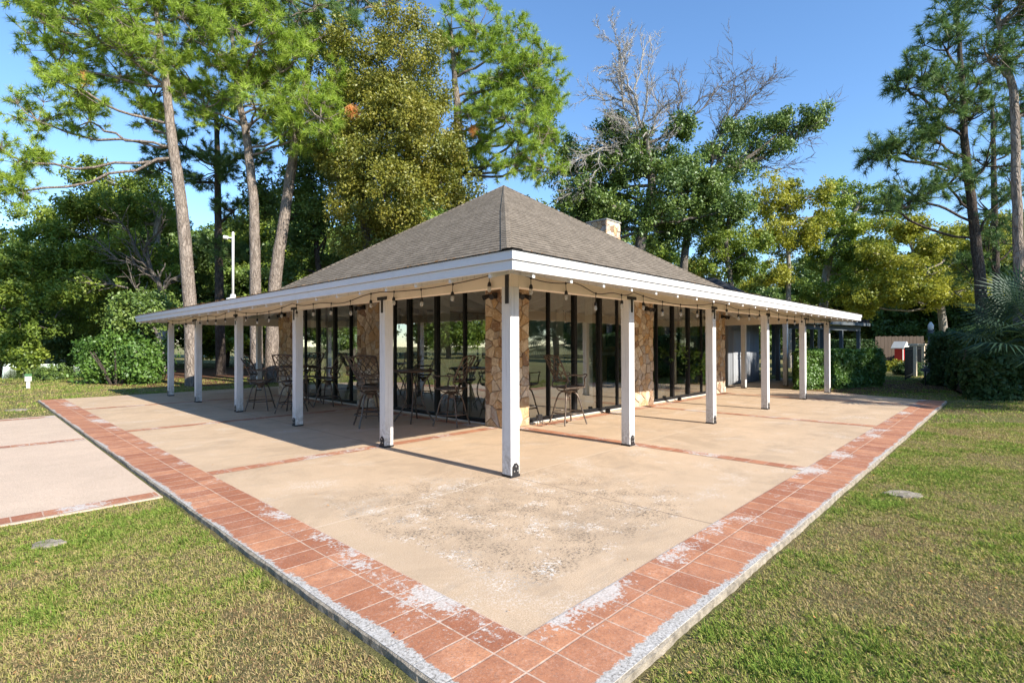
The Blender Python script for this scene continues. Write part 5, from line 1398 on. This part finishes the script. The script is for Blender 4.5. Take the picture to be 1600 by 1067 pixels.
# grass blades near the camera
def lawn_blades(poly_test, n, rng_d, h0, w0, name, label_kind='stuff'):
    d = rng_d[0] + (rng_d[1] - rng_d[0]) * RNG.random(n) ** 0.85
    px = RNG.uniform(-120, 1720, n)
    base = CAM[None, :2] + d[:, None] * (FW[:2] + RT[:2] * ((px[:, None] - 800) / FPX))
    k = poly_test(base[:, 0], base[:, 1]); base = base[k]; n = len(base); d = d[k]
    f = np.sin(base[:, 0] * 2.3 + 1.1 * np.sin(base[:, 1] * 1.9)) * np.sin(base[:, 1] * 2.7 + 1.3 * np.sin(base[:, 0] * 1.3)) + 0.5 * np.sin(base[:, 0] * 6.1 + base[:, 1] * 4.7) * np.sin(base[:, 1] * 7.3 - base[:, 0] * 3.1)
    patch = np.clip(0.5 + 0.42 * f, 0, 1)
    bare = np.sin(base[:, 0] * 1.1 + 2.0) * np.sin(base[:, 1] * 0.9 + 0.7 * np.sin(base[:, 0])) + 0.45 * np.sin(base[:, 0] * 3.7 + 1.0) * np.sin(base[:, 1] * 4.1)
    keep = (RNG.random(n) < (0.55 + 0.45 * patch)) & ((bare < 0.78) | (RNG.random(n) < 0.7)); patch = patch * (1 - 0.85 * np.clip((bare - 0.55) * 3, 0, 1)); base = base[keep]; patch = patch[keep]; n = len(base); d = d[keep]
    def hsh(cs, o): 
        a = np.sin(np.floor(base[:, 0] / cs + o) * 127.1 + np.floor(base[:, 1] / cs + o) * 311.7) * 43758.5453
        return a - np.floor(a)
    c1, c2 = hsh(0.045, 0.0), hsh(0.13, 0.37)
    kp = RNG.random(n) < (0.55 + 0.45 * c1); base = base[kp]; patch = patch[kp]; d = d[kp]; c1 = c1[kp]; c2 = c2[kp]; n = len(base)
    az = RNG.random(n) * 6.283; lean = RNG.uniform(0.3, 1.35, n)
    h = h0 * RNG.uniform(0.5, 1.4, n) * (0.6 + 0.6 * patch) * (0.45 + 0.75 * c1 + 0.5 * c2 ** 3)
    wv = w0 * RNG.uniform(0.6, 1.3, n) * np.maximum(1, d / 5)
    dirv = np.column_stack([np.cos(az) * np.sin(lean), np.sin(az) * np.sin(lean), np.cos(lean)])
    sd = np.column_stack([-np.sin(az), np.cos(az), np.zeros(n)])
    b3 = np.column_stack([base, np.full(n, GZ)])
    V = np.empty((n, 4, 3)); V[:, 0] = b3 - sd * wv[:, None] * 0.5; V[:, 1] = b3 + sd * wv[:, None] * 0.5
    mid = b3 + dirv * h[:, None] * 0.6
    V[:, 2] = b3 + dirv * h[:, None] + np.array([0, 0, -0.15])[None] * h[:, None] * lean[:, None]
    V[:, 3] = mid - sd * wv[:, None] * 0.5
    t = patch * 0.44 + RNG.normal(0.055, 0.17, n) + 0.20 * c1 + 0.24 * c2 - 0.12 * np.clip((np.sin(base[:, 0] * 0.8 + 1.3) * np.sin(base[:, 1] * 1.1) - 0.2) * 2, 0, 1)
    o = np_mesh(name, V.reshape(-1, 3), 4, 'blade', t); o['kind'] = 'stuff'
    return o
def on_lawn(x, y):
    patio = (x > -3.035) & (y > -3.035) & (x < 15.2) & (y < 16.05)
    right_edge = (x > 13.95) & (y < 0) & (y > -3.06)
    walk = (x < -3.0) & (y > 2.12) & (y < 11.65)
    return ~(patio & ~(right_edge & (x > 14.0 + (y + 3) * 0.3))) & ~walk
lawn_blades(on_lawn, 2100000, (1.7, 10.5), 0.031, 0.0042, 'grass')
lawn_blades(on_lawn, 420000, (10.0, 26.0), 0.045, 0.006, 'grass')

# fallen pine needles and leaves on the mulch and lawn
def litter(n, test, name, m, s, rng_d):
    d = RNG.uniform(*rng_d, n); px = RNG.uniform(-50, 1650, n)
    b = CAM[None, :2] + d[:, None] * (FW[:2] + RT[:2] * ((px[:, None] - 800) / FPX)); b = b[test(b[:, 0], b[:, 1])]
    nr = unit(len(b)) * 0.5 + np.array([0, 0, 1.0]); nr /= np.linalg.norm(nr, axis=1, keepdims=True)
    o = np_mesh(name, quads(np.column_stack([b, np.full(len(b), GZ + 0.03)]), s * RNG.uniform(0.5, 1.2, len(b)), nr, 0.5), 4, m, RNG.random(len(b))); o['kind'] = 'stuff'
litter(900, on_lawn, 'fallen_leaves', 'needle_brown', 0.011, (2, 12))

def scatter_leaves(n, x0, x1, y0, y1, z):
    b = np.column_stack([RNG.uniform(x0, x1, n), RNG.uniform(y0, y1, n)])
    nr = unit(n) * 0.35 + np.array([0, 0, 1.0]); nr /= np.linalg.norm(nr, axis=1, keepdims=True)
    o = np_mesh('fallen_leaves', quads(np.column_stack([b, np.full(n, z)]), 0.014 * RNG.uniform(0.4, 1.2, n), nr, 0.4), 4, 'needle_brown', RNG.random(n) * 0.6); o['kind'] = 'stuff'
k_ = 420; av = RNG.uniform(-0.6, 13, k_) ** 1.0; tv = -E_ + np.abs(RNG.normal(0, 0.22, k_)); sd_ = RNG.random(k_) < 0.7
pts_ = np.array([roofpt(*((t, max(a, t)) if s_ else (max(a, t), t)), 0.022) for a, t, s_ in zip(av, tv, sd_)])
nr_ = unit(k_) * 0.4 + np.array([0, 0, 1.0]); nr_ /= np.linalg.norm(nr_, axis=1, keepdims=True)
ps_ = np_mesh('pine_straw', quads(pts_, 0.05 * RNG.uniform(0.4, 1.3, k_), nr_, 0.09), 4, 'needle_brown', RNG.random(k_) * 0.4); ps_['kind'] = 'stuff'
scatter_leaves(110, -2.4, 13, -2.9, 2.4, 0.012); scatter_leaves(110, -2.9, 2.4, -2.4, 15, 0.012)

# ------------------------------------------------------------------ small things in the grounds
def at_ground(px, py): return G(px, py, GZ)
p = at_ground(44, 607); mk = tag(empty('utility_marker', (p[0], p[1], GZ), YAW), 'small white utility box with green top on a post by the pond', 'marker')
mk.scale = (0.8, 0.8, 0.92)
MB().box((-0.05, -0.05, 0), (0.05, 0.05, 0.32)).build('post', 'white', mk)
MB().box((-0.09, -0.09, 0.30), (0.09, 0.09, 0.50)).build('box', 'white', mk, bevel=0.01)
MB().box((-0.095, -0.095, 0.501), (0.095, 0.095, 0.60)).build('cap', 'greensign', mk, bevel=0.01)
def booth():
    p = W(1407, 560, 40); r = tag(empty('booth', (p[0], p[1], GZ - 0.2), YAW - math.pi / 2 + 0.5), 'small red booth with a white gabled roof behind the iron fence', 'booth')
    r.scale = (0.55, 0.55, 0.72)
    MB().box((-0.5, -0.5, 0), (0.5, 0.5, 2.1)).build('wall', 'red', r)
    MB().box((-0.58, -0.56, 0), (-0.44, -0.501, 2.1)).box((0.44, -0.56, 0), (0.58, -0.501, 2.1)).box((-0.44, -0.56, 1.95), (0.44, -0.501, 2.1)).build('trim', 'white', r)
    MB().box((-0.40, -0.53, 0.1), (0.40, -0.505, 1.9)).build('door', 'red', r)
    m = MB(); y0, y1 = -0.8, 0.8
    for a in ((-0.85, 2.05), (0.85, 2.05)):
        m.poly([(a[0], y0, a[1]), (0, y0, 2.75), (0, y1, 2.75), (a[0], y1, a[1])]); m.poly([(a[0], y0, a[1] - 0.08), (0, y0, 2.67), (0, y1, 2.67), (a[0], y1, a[1] - 0.08)])
    m.poly([(-0.85, y0, 2.05), (0.85, y0, 2.05), (0, y0, 2.75)])
    m.build('roof', 'white', r)
booth()
def wfence():
    a = W(1368, 548, 44); b = W(1446, 548, 44); L = np.linalg.norm(b[:2] - a[:2]); ang = math.atan2(b[1] - a[1], b[0] - a[0])
    r = tag(empty('wooden_fence', (a[0], a[1], GZ), ang), 'brown wooden board fence behind the red booth', 'fence')
    m = MB(); k = int(L / 0.15)
    for i in range(k): m.box((i * 0.15, -0.01 * (i % 2), 0.05), (i * 0.15 + 0.142, 0.025 - 0.01 * (i % 2), 2.2 + 0.02 * (i % 3)))
    m.build('boards', 'woodfence', r); MB().box((0, 0.03, 0.4), (L, 0.08, 0.5)).box((0, 0.03, 1.7), (L, 0.08, 1.8)).build('rail', 'woodfence', r)
wfence()
def ifence():
    a = at_ground(1416, 592); pts = [at_ground(x, y) for x, y in ((1414, 594), (1427, 588), (1440, 584), (1447, 580), (1462, 577))]
    o = pts[0]; r = tag(empty('iron_fence', (o[0], o[1], GZ)), 'black iron fence between short beige stucco piers', 'fence')
    for i, q in enumerate(pts):
        x, y = q[0] - o[0], q[1] - o[1]
        if i in (1, 2, 3): MB().box((x - 0.14, y - 0.14, 0), (x + 0.14, y + 0.14, 1.5)).box((x - 0.19, y - 0.19, 1.501), (x + 0.19, y + 0.19, 1.6)).build('pier', 'beige', r, bevel=0.01)
    rl = MB()
    for a_, b_ in zip(pts, pts[1:]):
        A_ = a_ - o; B_ = b_ - o; n = int(np.linalg.norm(B_ - A_) / 0.13)
        for z in (0.15, 1.35): rl.bar((A_[0], A_[1], z), (B_[0], B_[1], z), 0.03, 0.03)
        for j in range(n):
            t = j / n; rl.bar((A_[0] + (B_[0] - A_[0]) * t, A_[1] + (B_[1] - A_[1]) * t, 0.02), (A_[0] + (B_[0] - A_[0]) * t, A_[1] + (B_[1] - A_[1]) * t, 1.45), 0.02, 0.02)
    rl.build('railing', 'black', r)
ifence()
p = at_ground(1455, 594); dl = gd(1455, 594); hl = 1.55 - GZ + (539 - 505) / FPX * dl
lp = tag(empty('lamp_post', (p[0], p[1], GZ)), 'dark bollard lamp post with pale lantern at the end of the dark hedge', 'lamp post')
MB().lathe([(0.12, 0), (0.12, 0.1), (0.10, 0.12), (0.10, hl - 0.42), (0.13, hl - 0.40), (0.13, hl - 0.36)], 12).build('post', 'darktrim', lp)
MB().lathe([(0.07, hl - 0.36), (0.10, hl - 0.30), (0.11, hl - 0.14), (0.05, hl - 0.04), (0.02, hl)], 12).build('lantern', 'white', lp, smooth=True)
p = at_ground(1449, 592); sb = tag(empty('utility_block', (p[0] + 0.3, p[1] - 0.1, GZ), 0.4), 'grey concrete utility block at the left end of the dark hedge', 'block')
MB().box((-0.24, -0.2, 0), (0.24, 0.2, 0.5)).build('body', 'stonegrey', sb, bevel=0.02); MB().box((-0.28, -0.24, 0.501), (0.28, 0.24, 0.58)).build('lid', 'stonegrey', sb, bevel=0.02)
p = at_ground(1446, 603); pl = tag(empty('path_light', (p[0], p[1], GZ), YAW), 'slim dark path light on a stake before the grey block', 'path light')
MB().tube([(0, 0, 0), (0, 0, 0.55)], 0.02, 8).build('stake', 'black', pl); MB().box((-0.09, -0.12, 0.55), (0.09, 0.12, 0.66)).build('lamp_head', 'darktrim', pl, bevel=0.01)
# flat worn stones in the lawn
for (px, py, r, lb) in ((1412, 774, 0.15, 'flat pale stone sunk in the grass right of the tiled border'), (75, 852, 0.10, 'flat pale stone sunk in the grass below the walkway'), (28, 641, 0.22, 'pale bare patch stone on the far left grass')):
    q = at_ground(px, py); m = MB(); n = 16; a = [(r * RNG.uniform(0.65, 1.1) * math.cos(t) * 1.3, r * RNG.uniform(0.65, 1.0) * math.sin(t)) for t in np.linspace(0, 2 * math.pi, n, endpoint=False)]
    m.prism(a, -0.03, 0.022); o = m.build('flat_stone', 'edge', None, loc=(q[0], q[1], GZ)); o.rotation_euler = (0, 0, YAW - math.pi / 2); tag(o, lb, 'stone')

# plants inside the right window
def houseplant(x, y, lab, s=1.0):
    r = tag(empty('potted_plant', (x, y, 0.021)), lab, 'plant')
    MB().lathe([(0.13 * s, 0), (0.17 * s, 0.15 * s), (0.18 * s, 0.30 * s)], 14).build('pot', 'pot', r)
    mb = MB()
    for i in range(6): mb.tube([(0, 0, 0.28 * s), (0.1 * math.cos(i), 0.1 * math.sin(i), 0.7 * s), (0.25 * math.cos(i), 0.25 * math.sin(i), 1.0 * s)], [0.012, 0.01, 0.007], 5)
    mb.build('stem', 'bark_oak', r)
    foliage('foliage', [(np.array([0, 0, 0.95 * s]), np.array([0.38, 0.38, 0.5]) * s)], 'leaf_hedge', r, dens=3.0, rc=0.15, per=14, size=0.06)
houseplant(9.75, 3.3, 'leafy potted plant behind the glass right of the middle stone pier', 1.1)
houseplant(10.9, 3.2, 'smaller potted plant behind the glass near the last stone pier', 0.9)
# dining sets inside
for (x, y, lb) in ((4.6, 5.2, 'left'), (5.0, 8.6, 'far')):
    t = copy_tree(tb0); t.location = (x, y, 0.021); tag(t, 'bar table inside the room behind the ' + ('nearer' if lb == 'left' else 'farther') + ' left glass bay', 'table', 'bronze bar tables')
    for i, a in enumerate((0.4, 2.4, 4.4)):
        o = copy_tree(stool0); o.location = (x + 0.85 * math.cos(a), y + 0.85 * math.sin(a), 0.021); o.rotation_euler = (0, 0, a + math.pi)
        tag(o, 'bar stool inside the room around the table behind the ' + ('nearer' if lb == 'left' else 'farther') + ' left glass bay', 'bar stool', 'stools inside, ' + lb + ' table')

# ------------------------------------------------------------------ light
SUN_T = 0.60
el = math.atan(SUN_T)
sun_dir = Vector((0.02, -1.0, SUN_T)).normalized()        # towards the sun
sd = bpy.data.lights.new('sun', 'SUN'); sd.energy = 5.0; sd.angle = math.radians(0.53); sd.color = (1.0, 0.93, 0.82)
so = bpy.data.objects.new('sun', sd); col.objects.link(so)
so.rotation_euler = sun_dir.to_track_quat('Z', 'Y').to_euler(); so.location = (0, -20, 20)
w = bpy.data.worlds.new('World'); scene.world = w; w.use_nodes = True
nt = w.node_tree; nt.nodes.clear()
sky = nt.nodes.new('ShaderNodeTexSky'); sky.sky_type = 'NISHITA'; sky.sun_disc = False
sky.sun_elevation = el; sky.sun_rotation = math.atan2(sun_dir.x, sun_dir.y)
sky.air_density = 1.0; sky.dust_density = 0.0; sky.ozone_density = 4.2; sky.altitude = 0
bg = nt.nodes.new('ShaderNodeBackground'); bg.inputs[1].default_value = 0.15
ow = nt.nodes.new('ShaderNodeOutputWorld')
hs = nt.nodes.new('ShaderNodeHueSaturation'); hs.inputs['Saturation'].default_value = 1.06
nt.links.new(sky.outputs[0], hs.inputs['Color']); nt.links.new(hs.outputs[0], bg.inputs[0]); nt.links.new(bg.outputs[0], ow.inputs[0])

scene.view_settings.view_transform = 'Standard'
try: scene.view_settings.look = 'None'
except Exception: pass
scene.view_settings.exposure = 0.9
scene.view_settings.gamma = 1.0
scene.cycles.max_bounces = 8
scene.cycles.transparent_max_bounces = 16
scene.cycles.use_denoising = True
